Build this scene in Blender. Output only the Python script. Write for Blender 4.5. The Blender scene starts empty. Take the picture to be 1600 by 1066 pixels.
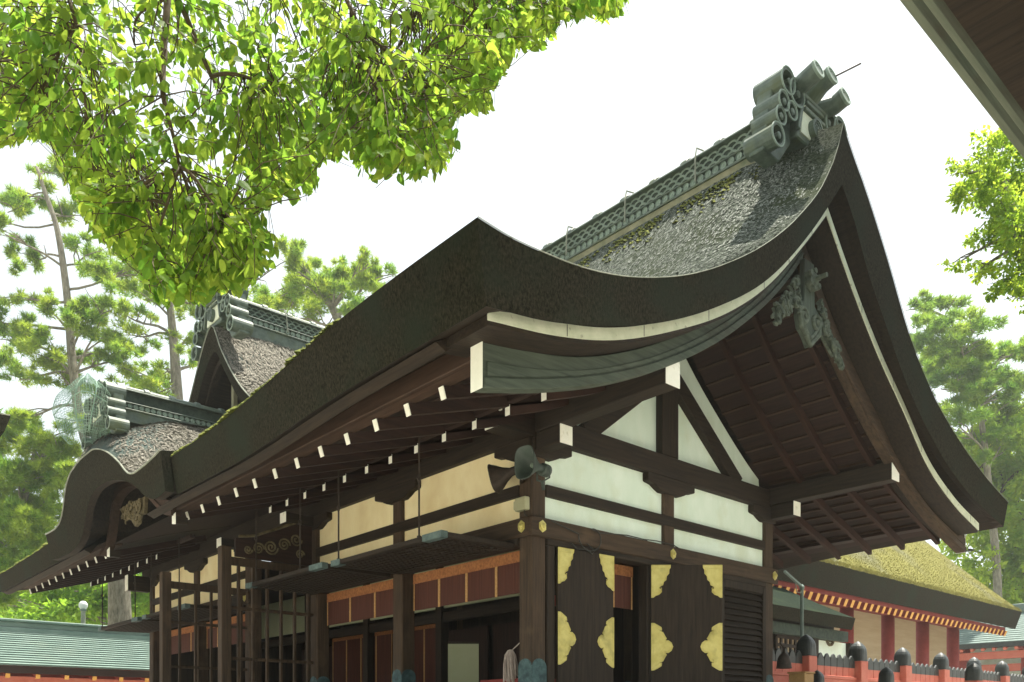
import bpy, math, random
import numpy as np
random.seed(7); rng = np.random.default_rng(7)
PI = math.pi
SC = bpy.context.scene
COL = SC.collection

# ------------------------------------------------------------------ camera, world, sun, exposure
HZ, XR, FPX = 1130.0, 2290.0, 1325.97
TX = math.atan((XR-800)/FPX); TY = PI/2-TX
RV = np.array([math.sin(TX), -math.sin(TY), 0.0]); FW = np.array([math.cos(TX), math.cos(TY), 0.0])
CAM = np.array([-7.914, -8.485, 1.5])
cam = bpy.data.cameras.new('Camera'); cam_o = bpy.data.objects.new('Camera', cam); COL.objects.link(cam_o)
cam.sensor_width = 36.0; cam.lens = FPX/1600*36; cam.shift_y = (HZ-533)/1600
cam.clip_start = 0.05; cam.clip_end = 2000
cam_o.location = CAM; cam_o.rotation_euler = (PI/2, 0, math.atan2(FW[1], FW[0])-PI/2)
SC.camera = cam_o

SUN_EL, SUN_AZ = math.radians(76), math.radians(4)      # azimuth measured from +X towards +Y
w = bpy.data.worlds.new('World'); SC.world = w; w.use_nodes = True
nt = w.node_tree; bg = nt.nodes['Background']
sky = nt.nodes.new('ShaderNodeTexSky'); sky.sky_type = 'NISHITA'; sky.sun_disc = False
sky.sun_elevation = SUN_EL; sky.sun_rotation = PI/2-SUN_AZ
sky.air_density = 1.0; sky.dust_density = 4.0; sky.ozone_density = 0.6
hsv = nt.nodes.new('ShaderNodeHueSaturation'); hsv.inputs['Saturation'].default_value = 0.26
nt.links.new(sky.outputs[0], hsv.inputs['Color'])
tn_ = nt.nodes.new('ShaderNodeMix'); tn_.data_type = 'RGBA'; tn_.blend_type = 'MULTIPLY'; tn_.inputs['Factor'].default_value = 1
nt.links.new(hsv.outputs[0], tn_.inputs['A']); tn_.inputs['B'].default_value = (.95, 1.0, .97, 1); nt.links.new(tn_.outputs['Result'], bg.inputs[0])
bg.inputs[1].default_value = 0.128
sl = bpy.data.lights.new('Sun', 'SUN'); sl.energy = 5.0; sl.angle = math.radians(0.5); sl.color = (1.0, 0.93, 0.80)
so = bpy.data.objects.new('Sun', sl); COL.objects.link(so)
sd = np.array([math.cos(SUN_EL)*math.cos(SUN_AZ), math.cos(SUN_EL)*math.sin(SUN_AZ), math.sin(SUN_EL)])
so.location = (20, 5, 40)
from mathutils import Vector
so.rotation_euler = Vector(sd).to_track_quat('Z', 'Y').to_euler()
SC.view_settings.view_transform = 'Standard'; SC.view_settings.look = 'None'
SC.view_settings.exposure = 1.3
SC.render.engine = 'CYCLES'
SC.cycles.max_bounces = 8; SC.cycles.diffuse_bounces = 5; SC.cycles.transparent_max_bounces = 8

# ------------------------------------------------------------------ helpers
def ray(x, y): return FW+RV*((x-800)/FPX)+np.array([0, 0, (HZ-y)/FPX])
def P(x, y, d): return CAM+ray(x, y)*d
def atX(x, y, X): r = ray(x, y); return CAM+r*((X-CAM[0])/r[0])
def atY(x, y, Y): r = ray(x, y); return CAM+r*((Y-CAM[1])/r[1])
def proj(p):
    q = np.asarray(p)-CAM; d = q@FW
    return 800+FPX*(q@RV)/d, HZ-FPX*q[2]/d, d

def herm(pts, x):
    """smooth interpolation through control points (monotone cubic)"""
    px = np.array([p[0] for p in pts], float); pz = np.array([p[1] for p in pts], float)
    h = np.diff(px); dl = np.diff(pz)/h
    m = np.zeros(len(px)); m[0] = dl[0]; m[-1] = dl[-1]
    for i in range(1, len(px)-1):
        m[i] = 0 if dl[i-1]*dl[i] <= 0 else (h[i-1]+h[i])/(h[i-1]/dl[i]+h[i]/dl[i-1]) if False else (dl[i-1]*h[i]+dl[i]*h[i-1])/(h[i]+h[i-1])
    x = np.clip(np.asarray(x, float), px[0], px[-1])
    i = np.clip(np.searchsorted(px, x, side='right')-1, 0, len(h)-1)
    t = (x-px[i])/h[i]
    return ((2*t**3-3*t**2+1)*pz[i]+(t**3-2*t**2+t)*h[i]*m[i]+(-2*t**3+3*t**2)*pz[i+1]+(t**3-t**2)*h[i]*m[i+1])

ORG = {}
def org(o): return ORG.get(o.name, np.zeros(3)) if o is not None else np.zeros(3)

class MB:
    def __init__(s): s.v = []; s.f = []; s.m = []; s.n = 0
    def add(s, vs, fs, mi=0):
        vs = [tuple(float(c) for c in p) for p in vs]
        b = s.n; s.v += vs; s.n += len(vs)
        s.f += [tuple(b+i for i in f) for f in fs]; s.m += [mi]*len(fs)
        return s
    def box(s, x0, x1, y0, y1, z0, z1, mi=0):
        vs = [(x, y, z) for z in (z0, z1) for y in (y0, y1) for x in (x0, x1)]
        return s.add(vs, [(0, 2, 3, 1), (4, 5, 7, 6), (0, 1, 5, 4), (2, 6, 7, 3), (0, 4, 6, 2), (1, 3, 7, 5)], mi)
    def beam(s, p0, p1, w, h, up=(0, 0, 1), mi=0):
        p0 = np.array(p0, float); p1 = np.array(p1, float); d = p1-p0; d /= np.linalg.norm(d)
        u = np.array(up, float); a = np.cross(d, u); a /= np.linalg.norm(a); u = np.cross(a, d)
        vs = []
        for p in (p0, p1):
            for sa, sb in ((-1, -1), (1, -1), (1, 1), (-1, 1)): vs.append(p+a*sa*w/2+u*sb*h/2)
        return s.add(vs, [(3, 2, 1, 0), (4, 5, 6, 7), (0, 1, 5, 4), (1, 2, 6, 5), (2, 3, 7, 6), (3, 0, 4, 7)], mi)
    def tube(s, pts, r, n=8, cap=True, mi=0):
        pts = [np.array(p, float) for p in pts]; k = len(pts)
        rs = r if hasattr(r, '__len__') else [r]*k
        vs = []; ref = None
        for i, p in enumerate(pts):
            d = pts[min(i+1, k-1)]-pts[max(i-1, 0)]; d = d/(np.linalg.norm(d)+1e-9)
            if ref is None: ref = np.array([0, 0, 1.]) if abs(d[2]) < .9 else np.array([1., 0, 0])
            a = np.cross(d, ref); a /= np.linalg.norm(a)+1e-9; b = np.cross(a, d); ref = b
            for j in range(n):
                t = 2*PI*j/n; vs.append(p+(a*math.cos(t)+b*math.sin(t))*rs[i])
        fs = [(i*n+j, i*n+(j+1) % n, (i+1)*n+(j+1) % n, (i+1)*n+j) for i in range(k-1) for j in range(n)]
        if cap: fs += [tuple(range(n))[::-1], tuple((k-1)*n+j for j in range(n))]
        return s.add(vs, fs, mi)
    def pipe(s, p0, p1, ro, ri, n=20, mi=0):
        """open hollow cylinder with a wall and a recessed back"""
        p0 = np.array(p0, float); p1 = np.array(p1, float); d = p1-p0; L = np.linalg.norm(d); d /= L
        ref = np.array([0, 0, 1.]) if abs(d[2]) < .9 else np.array([1., 0, 0])
        a = np.cross(d, ref); a /= np.linalg.norm(a); b = np.cross(a, d)
        rings = [(p0, ro), (p1, ro), (p1, ri), (p1-d*min(.12, L*.5), ri)]
        vs = [p+(a*math.cos(2*PI*j/n)+b*math.sin(2*PI*j/n))*r for p, r in rings for j in range(n)]
        fs = [(i*n+j, i*n+(j+1) % n, (i+1)*n+(j+1) % n, (i+1)*n+j) for i in range(3) for j in range(n)]
        fs += [tuple(range(n))[::-1], tuple(3*n+j for j in range(n))]
        return s.add(vs, fs, mi)
    def prism(s, poly, o, u, v, wv, mi=0):
        """polygon (a,b) -> o+a*u+b*v, extruded by vector wv"""
        o, u, v, wv = (np.array(q, float) for q in (o, u, v, wv)); n = len(poly)
        A = [o+a*u+b*v for a, b in poly]; vs = A+[p+wv for p in A]
        fs = [tuple(range(n))[::-1], tuple(range(n, 2*n))]+[(i, (i+1) % n, n+(i+1) % n, n+i) for i in range(n)]
        return s.add(vs, fs, mi)
    def grid(s, G, mi=0, flip=False):
        a, b = len(G), len(G[0])
        fs = [((i*b+j), (i*b+j+1), ((i+1)*b+j+1), ((i+1)*b+j)) for i in range(a-1) for j in range(b-1)]
        if flip: fs = [f[::-1] for f in fs]
        return s.add([p for row in G for p in row], fs, mi)
    def ribbon(s, secs, mi=0):
        """sections (each a closed ring of the same number of points) swept to a solid"""
        n = len(secs[0]); k = len(secs)
        vs = [p for q in secs for p in q]
        fs = [(i*n+j, i*n+(j+1) % n, (i+1)*n+(j+1) % n, (i+1)*n+j) for i in range(k-1) for j in range(n)]
        fs += [tuple(range(n))[::-1], tuple((k-1)*n+j for j in range(n))]
        return s.add(vs, fs, mi)
    def lathe(s, prof, c, n=20, axis=None, mi=0, sq=False):
        """profile (r,h) round an axis through c"""
        c = np.array(c, float); ax = np.array(axis if axis is not None else (0, 0, 1), float); ax /= np.linalg.norm(ax)
        ref = np.array([1., 0, 0]) if abs(ax[0]) < .9 else np.array([0, 1., 0])
        a = np.cross(ax, ref); a /= np.linalg.norm(a); b = np.cross(ax, a)
        vs = []
        for r, h in prof:
            for j in range(n):
                t = 2*PI*j/n; vs.append(c+ax*h+(a*math.cos(t)+b*math.sin(t))*r)
        k = len(prof)
        fs = [(i*n+j, i*n+(j+1) % n, (i+1)*n+(j+1) % n, (i+1)*n+j) for i in range(k-1) for j in range(n)]
        fs += [tuple(range(n))[::-1], tuple((k-1)*n+j for j in range(n))]
        return s.add(vs, fs, mi)
    def build(s, name, mats, parent=None, smooth=False, bevel=0, label=None, kind=None):
        me = bpy.data.meshes.new(name); o0 = org(parent)
        V = np.array(s.v, float)-o0
        me.from_pydata(V.tolist(), [], s.f)
        for m in (mats if isinstance(mats, (list, tuple)) else [mats]): me.materials.append(m)
        me.polygons.foreach_set('material_index', s.m)
        if smooth: me.polygons.foreach_set('use_smooth', [True]*len(s.f))
        me.update()
        o = bpy.data.objects.new(name, me); COL.objects.link(o)
        if parent is not None: o.parent = parent
        ORG[o.name] = o0
        if bevel:
            b = o.modifiers.new('Bevel', 'BEVEL'); b.width = bevel; b.segments = 1; b.limit_method = 'ANGLE'
        if label: o['label'] = label
        if kind: o['kind'] = kind
        return o

def tag(o, label, cat, group=None):
    o['label'] = label; o['category'] = cat
    if group: o['group'] = group
    return o
def thing(name, label, cat, loc, group=None):
    o = bpy.data.objects.new(name, None); COL.objects.link(o); o.location = tuple(float(c) for c in loc)
    o.empty_display_size = .2; ORG[o.name] = np.array(loc, float)
    return tag(o, label, cat, group)
def struct(o): o['kind'] = 'structure'; return o

# ------------------------------------------------------------------ materials
def mat(name, c1, c2, scale=8, rough=.8, bump=.3, stretch=(1, 1, 1), detail=6, c3=None, s3=1.2, t3=(.5, .68), metallic=0,
        bdist=.02, fine=None, ramp=(.32, .68), spec=.3):
    m = bpy.data.materials.new(name); m.use_nodes = True; n = m.node_tree; L = n.links.new
    b = n.nodes['Principled BSDF']; b.inputs['Roughness'].default_value = rough; b.inputs['Metallic'].default_value = metallic
    b.inputs['Specular IOR Level'].default_value = spec
    tc = n.nodes.new('ShaderNodeTexCoord'); mp = n.nodes.new('ShaderNodeMapping'); mp.inputs['Scale'].default_value = stretch
    L(tc.outputs['Object'], mp.inputs['Vector'])
    nz = n.nodes.new('ShaderNodeTexNoise'); nz.inputs['Scale'].default_value = scale; nz.inputs['Detail'].default_value = detail
    nz.inputs['Roughness'].default_value = .65; L(mp.outputs[0], nz.inputs['Vector'])
    rp = n.nodes.new('ShaderNodeValToRGB'); rp.color_ramp.elements[0].position = ramp[0]; rp.color_ramp.elements[1].position = ramp[1]
    rp.color_ramp.elements[0].color = (*c1, 1); rp.color_ramp.elements[1].color = (*c2, 1); L(nz.outputs['Fac'], rp.inputs['Fac'])
    out = rp.outputs['Color']
    if c3 is not None:
        n3 = n.nodes.new('ShaderNodeTexNoise'); n3.inputs['Scale'].default_value = s3; n3.inputs['Detail'].default_value = 5
        L(tc.outputs['Object'], n3.inputs['Vector'])
        r3 = n.nodes.new('ShaderNodeMapRange'); r3.inputs['From Min'].default_value = t3[0]; r3.inputs['From Max'].default_value = t3[1]
        L(n3.outputs['Fac'], r3.inputs['Value'])
        mx = n.nodes.new('ShaderNodeMix'); mx.data_type = 'RGBA'; L(r3.outputs[0], mx.inputs['Factor'])
        L(out, mx.inputs['A']); mx.inputs['B'].default_value = (*c3, 1); out = mx.outputs['Result']
    L(out, b.inputs['Base Color'])
    if bump:
        bp = n.nodes.new('ShaderNodeBump'); bp.inputs['Strength'].default_value = bump; bp.inputs['Distance'].default_value = bdist
        h = nz.outputs['Fac']
        if fine:
            nf = n.nodes.new('ShaderNodeTexNoise'); nf.inputs['Scale'].default_value = fine; nf.inputs['Detail'].default_value = 3
            L(mp.outputs[0], nf.inputs['Vector'])
            ad = n.nodes.new('ShaderNodeMath'); ad.operation = 'ADD'; L(nz.outputs['Fac'], ad.inputs[0]); L(nf.outputs['Fac'], ad.inputs[1]); h = ad.outputs[0]
        L(h, bp.inputs['Height']); L(bp.outputs[0], b.inputs['Normal'])
    return m

def leafmat(name, d1, d2, t1, t2, mixf=.5, scale=.7):
    m = bpy.data.materials.new(name); m.use_nodes = True; n = m.node_tree; L = n.links.new
    b = n.nodes['Principled BSDF']; b.inputs['Roughness'].default_value = .55; b.inputs['Specular IOR Level'].default_value = .12
    at = n.nodes.new('ShaderNodeAttribute'); at.attribute_name = 'tint'
    tr = n.nodes.new('ShaderNodeBsdfTranslucent'); ms = n.nodes.new('ShaderNodeMixShader'); ms.inputs[0].default_value = mixf
    for cs, tgt in (((d1, d2), b.inputs['Base Color']), ((t1, t2), tr.inputs['Color'])):
        mx = n.nodes.new('ShaderNodeMix'); mx.data_type = 'RGBA'; L(at.outputs['Fac'], mx.inputs['Factor'])
        mx.inputs['A'].default_value = (*cs[0], 1); mx.inputs['B'].default_value = (*cs[1], 1); L(mx.outputs['Result'], tgt)
    L(b.outputs[0], ms.inputs[1]); L(tr.outputs[0], ms.inputs[2]); L(ms.outputs[0], n.nodes['Material Output'].inputs['Surface'])
    return m

def woods(name, c1, c2, **k):
    d = {}
    for ax, st in (('x', (.06, 1, 1)), ('y', (1, .06, 1)), ('z', (1, 1, .06))):
        d[ax] = mat(name+'_'+ax, c1, c2, stretch=st, **k)
    return d
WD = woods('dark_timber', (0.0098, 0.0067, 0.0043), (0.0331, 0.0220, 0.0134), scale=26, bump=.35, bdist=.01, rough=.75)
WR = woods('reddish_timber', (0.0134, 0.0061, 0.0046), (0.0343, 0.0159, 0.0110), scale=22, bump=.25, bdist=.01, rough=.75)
WG = woods('weathered_timber', (0.0382, 0.0510, 0.0391), (0.0892, 0.1105, 0.0850), scale=20, bump=.4, bdist=.012, rough=.8, c3=(0.0425, 0.0298, 0.0204), s3=1.1, t3=(.5, .75))
WP = woods('worn_post_timber', (0.0265, 0.0179, 0.0109), (0.0741, 0.0468, 0.0281), scale=24, bump=.3, bdist=.01, rough=.75, c3=(0.1014, 0.0663, 0.0390), s3=2.2, t3=(.56, .8))
M_THATCH = mat('bark_thatch', (0.0187, 0.0259, 0.0194), (0.1584, 0.1836, 0.1476), ramp=(.40, .62), scale=42, rough=.95, bump=1.0, bdist=.05, fine=90, stretch=(1, .55, 1), c3=(0.0432, 0.0576, 0.0252), s3=.9, t3=(.52, .7), spec=.05)
M_THATCH_B = mat('brown_bark_thatch', (0.0432, 0.0403, 0.0302), (0.1728, 0.1620, 0.1296), scale=28, rough=.95, bump=1.0, bdist=.05, fine=80, stretch=(.6, 1, 1), c3=(0.1080, 0.1440, 0.1296), s3=.8, t3=(.5, .62), spec=.15)
M_EDGE = mat('thatch_cut_edge', (.0060, .0056, .0036), (.047, .042, .027), scale=46, rough=.95, bump=.9, bdist=.02, fine=150, stretch=(1, 1, .55), c3=(.024, .029, .019), s3=1.3, t3=(.48, .7), spec=.05)
M_CHIP = mat('bark_chip', (0.0252, 0.0324, 0.0252), (0.2664, 0.2952, 0.2520), scale=34, ramp=(.38, .64), rough=.9, bump=0)
M_CHIPB = mat('brown_bark_chip', (0.0360, 0.0331, 0.0245), (0.2736, 0.2556, 0.2088), scale=34, ramp=(.38, .64), rough=.9, bump=0)
M_TRIM = mat('pale_edge_batten', (.15, .17, .13), (.30, .31, .25), scale=6, rough=.8, bump=.1)
M_MOSS = mat('roof_moss', (0.0525, 0.0750, 0.0150), (0.1950, 0.2100, 0.0375), scale=9, rough=1, bump=.5)
M_PLASTER = mat('white_plaster', (.66, .79, .68), (.76, .87, .78), scale=3, rough=.9, bump=.1, c3=(.62, .70, .54), s3=1.6, t3=(.5, .8), stretch=(1, 1, .4))
M_PLASTER_Y = mat('cream_plaster', (.84, .72, .42), (.92, .82, .53), scale=3, rough=.9, bump=.15, fine=120, c3=(.72, .58, .31), s3=1.5, t3=(.5, .78), stretch=(1, 1, .4))  # front wall plaster, a yellower cream than the gable panels
M_WHITE = mat('white_paint', (.82, .83, .74), (.90, .90, .82), scale=5, rough=.7, bump=.1, c3=(.5, .5, .36), s3=7, t3=(.6, .8))
M_FASCIA = mat('aged_white_fascia', (0.5520, 0.6072, 0.4600), (0.6992, 0.7360, 0.5888), scale=7, rough=.8, bump=.2, c3=(0.0920, 0.0920, 0.0552), s3=9, t3=(.63, .76))
M_GOLD = mat('gilt_metal', (.52, .45, .13), (.66, .60, .22), scale=7, rough=.42, bump=.15, metallic=.35, c3=(.36, .32, .10), s3=5, t3=(.52, .74), spec=.5)
M_TEAL = mat('verdigris_copper', (0.0300, 0.0638, 0.0713), (0.0825, 0.1500, 0.1575), scale=10, rough=.6, bump=.2, metallic=.2, c3=(0.0225, 0.0450, 0.0525), s3=6)
M_TEALP = mat('dull_copper', (0.0450, 0.0750, 0.0750), (0.1200, 0.1725, 0.1650), scale=10, rough=.6, bump=.2)
M_TILE = mat('grey_green_tile', (0.0480, 0.0720, 0.0576), (0.1160, 0.1520, 0.1200), scale=7, rough=.55, bump=.2, c3=(0.0800, 0.1040, 0.0560), s3=3, spec=.4)
M_TILE_L = mat('pale_tile_rim', (0.1520, 0.2080, 0.1680), (0.2480, 0.3120, 0.2560), scale=9, rough=.6, bump=.1)
M_HORN = mat('horn_grey', (0.0338, 0.0510, 0.0435), (0.0638, 0.0863, 0.0735), scale=6, rough=.5, bump=.05, spec=.5)
M_STRIPE = mat('weathered_fascia', (0.1020, 0.1232, 0.0935), (0.1870, 0.2125, 0.1615), scale=9, rough=.8, bump=.2, stretch=(.1, 1, 1))
M_STRAP = mat('tan_brocade', (0.3456, 0.1872, 0.0648), (0.4896, 0.3024, 0.1296), scale=30, rough=.8, bump=.1)
M_RAFT = mat('red_brown_rafter', (0.0194, 0.0076, 0.0048), (0.0421, 0.0173, 0.0108), scale=20, rough=.75, bump=.2, stretch=(.1, 1, .1))
M_DARKG = mat('dark_ridge_core', (.018, .03, .024), (.05, .07, .05), scale=9, rough=.8, bump=.2)
M_BARGE = mat('brown_barge_timber', (0.0308, 0.0168, 0.0101), (0.0644, 0.0358, 0.0224), scale=18, rough=.7, bump=.2, stretch=(1, .1, 1))
M_TANW = mat('tan_ridge_board', (0.1600, 0.1600, 0.0960), (0.2640, 0.2560, 0.1600), scale=7, rough=.8, bump=.2, c3=(0.1040, 0.1280, 0.0720), s3=2)
M_RED = mat('vermilion_paint', (0.4640, 0.1200, 0.0800), (0.5440, 0.1680, 0.1200), scale=5, rough=.6, bump=.08, c3=(0.5280, 0.2080, 0.1440), s3=3, t3=(.55, .8))
M_DRED = mat('deep_red_paint', (0.1920, 0.0280, 0.0240), (0.2560, 0.0440, 0.0360), scale=5, rough=.65, bump=.1)
M_BLACK = mat('black_paint', (.012, .016, .015), (.035, .042, .04), scale=6, rough=.45, bump=.1, spec=.5)
M_YEL = mat('yellow_paint', (.55, .27, .06), (.66, .36, .10), scale=6, rough=.7, bump=0)
M_CREAM = mat('cream_board_wall', (0.3224, 0.2480, 0.1488), (0.3844, 0.3038, 0.1922), scale=3, rough=.8, bump=.1, stretch=(.3, .3, 3))
M_BLIND = mat('red_brown_bamboo', (0.0527, 0.0161, 0.0099), (0.0930, 0.0298, 0.0186), scale=40, rough=.75, bump=.4, stretch=(1, 1, .02), detail=2)
M_ORANGE = mat('orange_brocade', (.18, .065, .025), (.38, .165, .06), scale=22, rough=.8, bump=.1)
M_GREY = mat('grey_green_metal', (0.0800, 0.1200, 0.1040), (0.1200, 0.1680, 0.1440), scale=6, rough=.5, bump=.05, spec=.5)
M_PALEBOX = mat('ivory_plastic', (0.3360, 0.3360, 0.2080), (0.4000, 0.4000, 0.2560), scale=4, rough=.5, bump=0)
M_CABLE = mat('black_rubber', (.02, .022, .02), (.05, .05, .045), scale=9, rough=.6, bump=0)
M_IRON = mat('dark_iron', (.025, .02, .016), (.06, .045, .035), scale=12, rough=.6, bump=.2, metallic=.3)
M_COPR = mat('green_copper_roof', (0.0999, 0.1591, 0.1369), (0.1776, 0.2442, 0.2109), scale=3, rough=.6, bump=.2, stretch=(.5, .5, 2), c3=(0.2220, 0.2516, 0.1850), s3=.22, t3=(.54, .72))
M_SLATE = mat('grey_green_shingle', (0.0740, 0.1221, 0.1110), (0.1480, 0.1998, 0.1850), scale=4, rough=.65, bump=.3)
M_GRAVEL = mat('pale_gravel', (.42, .40, .34), (.58, .55, .47), scale=60, rough=.95, bump=.6, bdist=.02, c3=(.44, .41, .34), s3=.4)
M_STONE = mat('granite', (.26, .25, .22), (.40, .39, .35), scale=30, rough=.85, bump=.3)
M_BARK = mat('pine_bark', (0.0880, 0.0800, 0.0600), (0.2400, 0.2240, 0.1760), scale=9, rough=.95, bump=.9, bdist=.05, stretch=(1, 1, .3))
M_TWIG = mat('twig_bark', (.045, .034, .018), (.11, .08, .045), scale=14, rough=.9, bump=.4)
M_NET = mat('green_netting', (0.1700, 0.2805, 0.2125), (0.2550, 0.3740, 0.2890), scale=8, rough=.7, bump=0)
M_PAPER = mat('pale_green_paper', (0.3220, 0.3500, 0.2240), (0.3640, 0.3920, 0.2660), scale=2, rough=.9, bump=0)
M_PINKW = mat('white_pink_cord', (0.3300, 0.2700, 0.2400), (0.4320, 0.3720, 0.3360), scale=14, rough=.9, bump=.3)
M_CARVE = mat('weathered_carving', (0.0413, 0.0525, 0.0390), (0.1350, 0.1613, 0.1237), scale=9, rough=.85, bump=.4, bdist=.02)
M_CARVEB = mat('brown_gilt_carving', (.05, .041, .02), (.16, .13, .07), scale=9, rough=.8, bump=.4, bdist=.02)
M_LIGHTW = mat('honey_wood', (0.3000, 0.1800, 0.0675), (0.3900, 0.2475, 0.1050), scale=9, rough=.6, bump=.1)
M_FLOOR = mat('dark_floor', (.06, .035, .022), (.10, .06, .04), scale=9, rough=.5, bump=.1)
M_GLOBE = mat('frosted_globe', (0.4960, 0.5280, 0.5120), (0.5440, 0.5680, 0.5520), scale=2, rough=.25, bump=0)
M_LEAF = leafmat('camphor_leaf', (.048, .115, .022), (.095, .160, .028), (.17, .36, .035), (.50, .60, .070), .68)
M_NEEDLE = leafmat('pine_needle', (.055, .140, .026), (.200, .285, .040), (.16, .37, .04), (.55, .64, .06), .48)
M_LEAFY = leafmat('broad_leaf', (.062, .150, .025), (.140, .225, .030), (.22, .45, .035), (.56, .67, .06), .56)
#MAIN
# ------------------------------------------------------------------ ground
g = MB(); g.add([(-400, -400, 0), (900, -400, 0), (900, 900, 0), (-400, 900, 0)], [(0, 1, 2, 3)])
struct(g.build('ground', M_GRAVEL))
g = MB(); g.box(-1.9, 7.9, -1.9, 17.0, 0.004, 1.2); struct(g.build('stone_platform', M_STONE, bevel=.03))
g = MB(); g.box(7.9, 60, -8, 30, 0.004, .9); struct(g.build('terrace', M_STONE, bevel=.03))

# ------------------------------------------------------------------ shrine hall
HALL = thing('shrine_hall', 'large dark timber shrine hall with sweeping bark roof and white plaster gable', 'shrine hall', (0, 0, 1.2))
Y0, Y1 = -2.9, 17.6
FT = [(-3.34, 5.80), (-2.94, 5.77), (-2.55, 5.785), (-2.13, 5.82), (-1.59, 5.92), (-1.0, 6.10), (-.34, 6.37), (.38, 6.76), (1.18, 7.29), (1.92, 7.92), (2.57, 8.66), (2.88, 9.20), (3.03, 9.60)]
RT = [(3.03, 9.60), (3.25, 9.36), (3.64, 9.01), (4.33, 8.28), (5.07, 7.39), (6.0, 6.66), (7.02, 6.18), (8.15, 5.81), (9.25, 5.55)]
FB = [(-3.22, 5.09), (-2.54, 5.18), (-1.77, 5.37), (-.88, 5.68), (.15, 6.18), (1.22, 6.87), (2.28, 7.88), (3.05, 8.78)]
RB = [(3.05, 8.78), (3.38, 8.45), (3.77, 7.90), (4.37, 7.28), (4.91, 6.74), (6.31, 5.82), (7.6, 5.36), (9.08, 5.08)]
ET = [(-2.9, 0), (-1.6, -.02), (-.41, -.075), (.9, -.20), (2.43, -.33), (4.3, -.37), (7.5, -.46), (10.8, -.53), (15.6, -.56), (16.6, -.50), (17.6, -.30)]
EB = [(-2.9, 0), (-.41, -.05), (2.43, -.19), (4.3, -.18), (10.8, -.24), (16.3, -.24), (17.6, -.1)]
def wt(x): return np.clip((.6-np.asarray(x))/3.94, 0, 1)**1.25+np.clip((np.asarray(x)-5.4)/3.85, 0, 1)**1.25
XT = np.concatenate([np.linspace(-3.34, 3.03, 46), np.linspace(3.03, 9.25, 34)[1:]])
def crown(x, y):
    s = np.clip((np.asarray(y)-Y0)/1.35, 0, 1)*np.clip((Y1-np.asarray(y))/1.35, 0, 1); s = s*s*(3-2*s); x = np.asarray(x)
    return s*np.where(x <= 3.03, .60*np.exp(-((x-2.65)/1.05)**2), .60*np.exp(-((x-3.4)/1.05)**2))
def ztop(x, y): return np.where(np.asarray(x) <= 3.03, herm(FT, x), herm(RT, x))+herm(ET, y)*wt(x)+crown(x, y)
def zbot(x, y): return np.where(np.asarray(x) <= 3.05, herm(FB, x), herm(RB, x))+herm(EB, y)*wt(x)
def roof_slab(ya, yb, x_lo, verge_a, verge_b):
    m = MB(); ys = np.linspace(ya, yb, max(6, int((yb-ya)/.22)))
    xs = XT[XT >= x_lo-1e-6]; t = (xs-xs[0])/(xs[-1]-xs[0])
    xb = np.where(xs <= 3.03, np.interp(xs, [-3.34, 3.03], [-3.22, 3.05]), np.interp(xs, [3.03, 9.25], [3.05, 9.08]))
    yb_ = ys.copy()
    if verge_a: yb_[0] += .02; yb_[1] = ya+.20
    if verge_b: yb_[-1] -= .02
    up_ = np.full(len(ys), .15)
    if verge_a: up_[0] = 0
    if verge_b: up_[-1] = 0
    T = [[(x, y, z) for x, z in zip(xs, ztop(xs, np.full_like(xs, y)))] for y in ys]
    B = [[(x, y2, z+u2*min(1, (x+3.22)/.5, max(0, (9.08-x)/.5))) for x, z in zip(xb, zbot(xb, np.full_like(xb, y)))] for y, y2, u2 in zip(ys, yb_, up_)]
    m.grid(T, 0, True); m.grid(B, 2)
    def rim(top, bot, k=5):
        rows = [[tuple(np.array(a)*(1-i/k)+np.array(b)*i/k) for a, b in zip(top, bot)] for i in range(k+1)]
        m.grid(rows, 1)
    rim(T[0], B[0]); rim(T[-1][::-1], B[-1][::-1])
    rim([r[0] for r in T][::-1], [r[0] for r in B][::-1]); rim([r[-1] for r in T], [r[-1] for r in B])
    return m
KY0, KY1 = 4.32, 10.80            # where the cusped gable interrupts the eave
m1 = roof_slab(Y0, KY0, -3.34, True, False)
m2 = roof_slab(KY0, KY1, -1.75, False, False)
m3 = roof_slab(KY1, Y1, -3.34, False, True)
for q in (m2, m3):
    b = m1.n; m1.v += q.v; m1.n += q.n; m1.f += [tuple(i+b for i in f) for f in q.f]; m1.m += q.m
# loose bark chips standing off the surface (part of the thatch itself)
def chips(m, zf, xr, yr, n, mi, lx=.07, wd=.018, along='x', lift=.022):
    x = rng.uniform(*xr, n); y = rng.uniform(*yr, n); e = .04
    a = rng.normal(0, .5, n); L_ = lx*rng.uniform(.5, 1.6, n); w_ = wd*rng.uniform(.6, 1.8, n)
    z = zf(x, y); s1 = (zf(x+e, y)-zf(x-e, y))/(2*e); s2 = (zf(x, y+e)-zf(x, y-e))/(2*e)
    dx, dy = np.cos(a), np.sin(a)
    if along == 'y': dx, dy = dy.copy(), dx.copy()
    h = lift*rng.uniform(.5, 1.7, n); hl = rng.uniform(-.004, .006, n)
    sg = np.where((s1 if along == 'x' else s2) > 0, -1, 1)
    def q(u, v, up): X = x+dx*u-dy*v; Y = y+dy*u+dx*v; return np.stack([X, Y, z+s1*(X-x)+s2*(Y-y)+up], 1)
    V = np.stack([q(sg*L_/2, -w_/2, h), q(sg*L_/2, w_/2, h), q(-sg*L_/2, w_/2, hl), q(-sg*L_/2, -w_/2, hl)], 1)
    V = V[(np.abs(s1) < 3) & (np.abs(s2) < 3)].reshape(-1, 3)
    m.add(V, [(4*k, 4*k+1, 4*k+2, 4*k+3) for k in range(len(V)//4)], mi)
chips(m1, lambda x, y: ztop(x, y), (-3.3, 2.95), (-2.88, 4.3), 30000, 3, .042, .013, 'x', .012)
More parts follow.
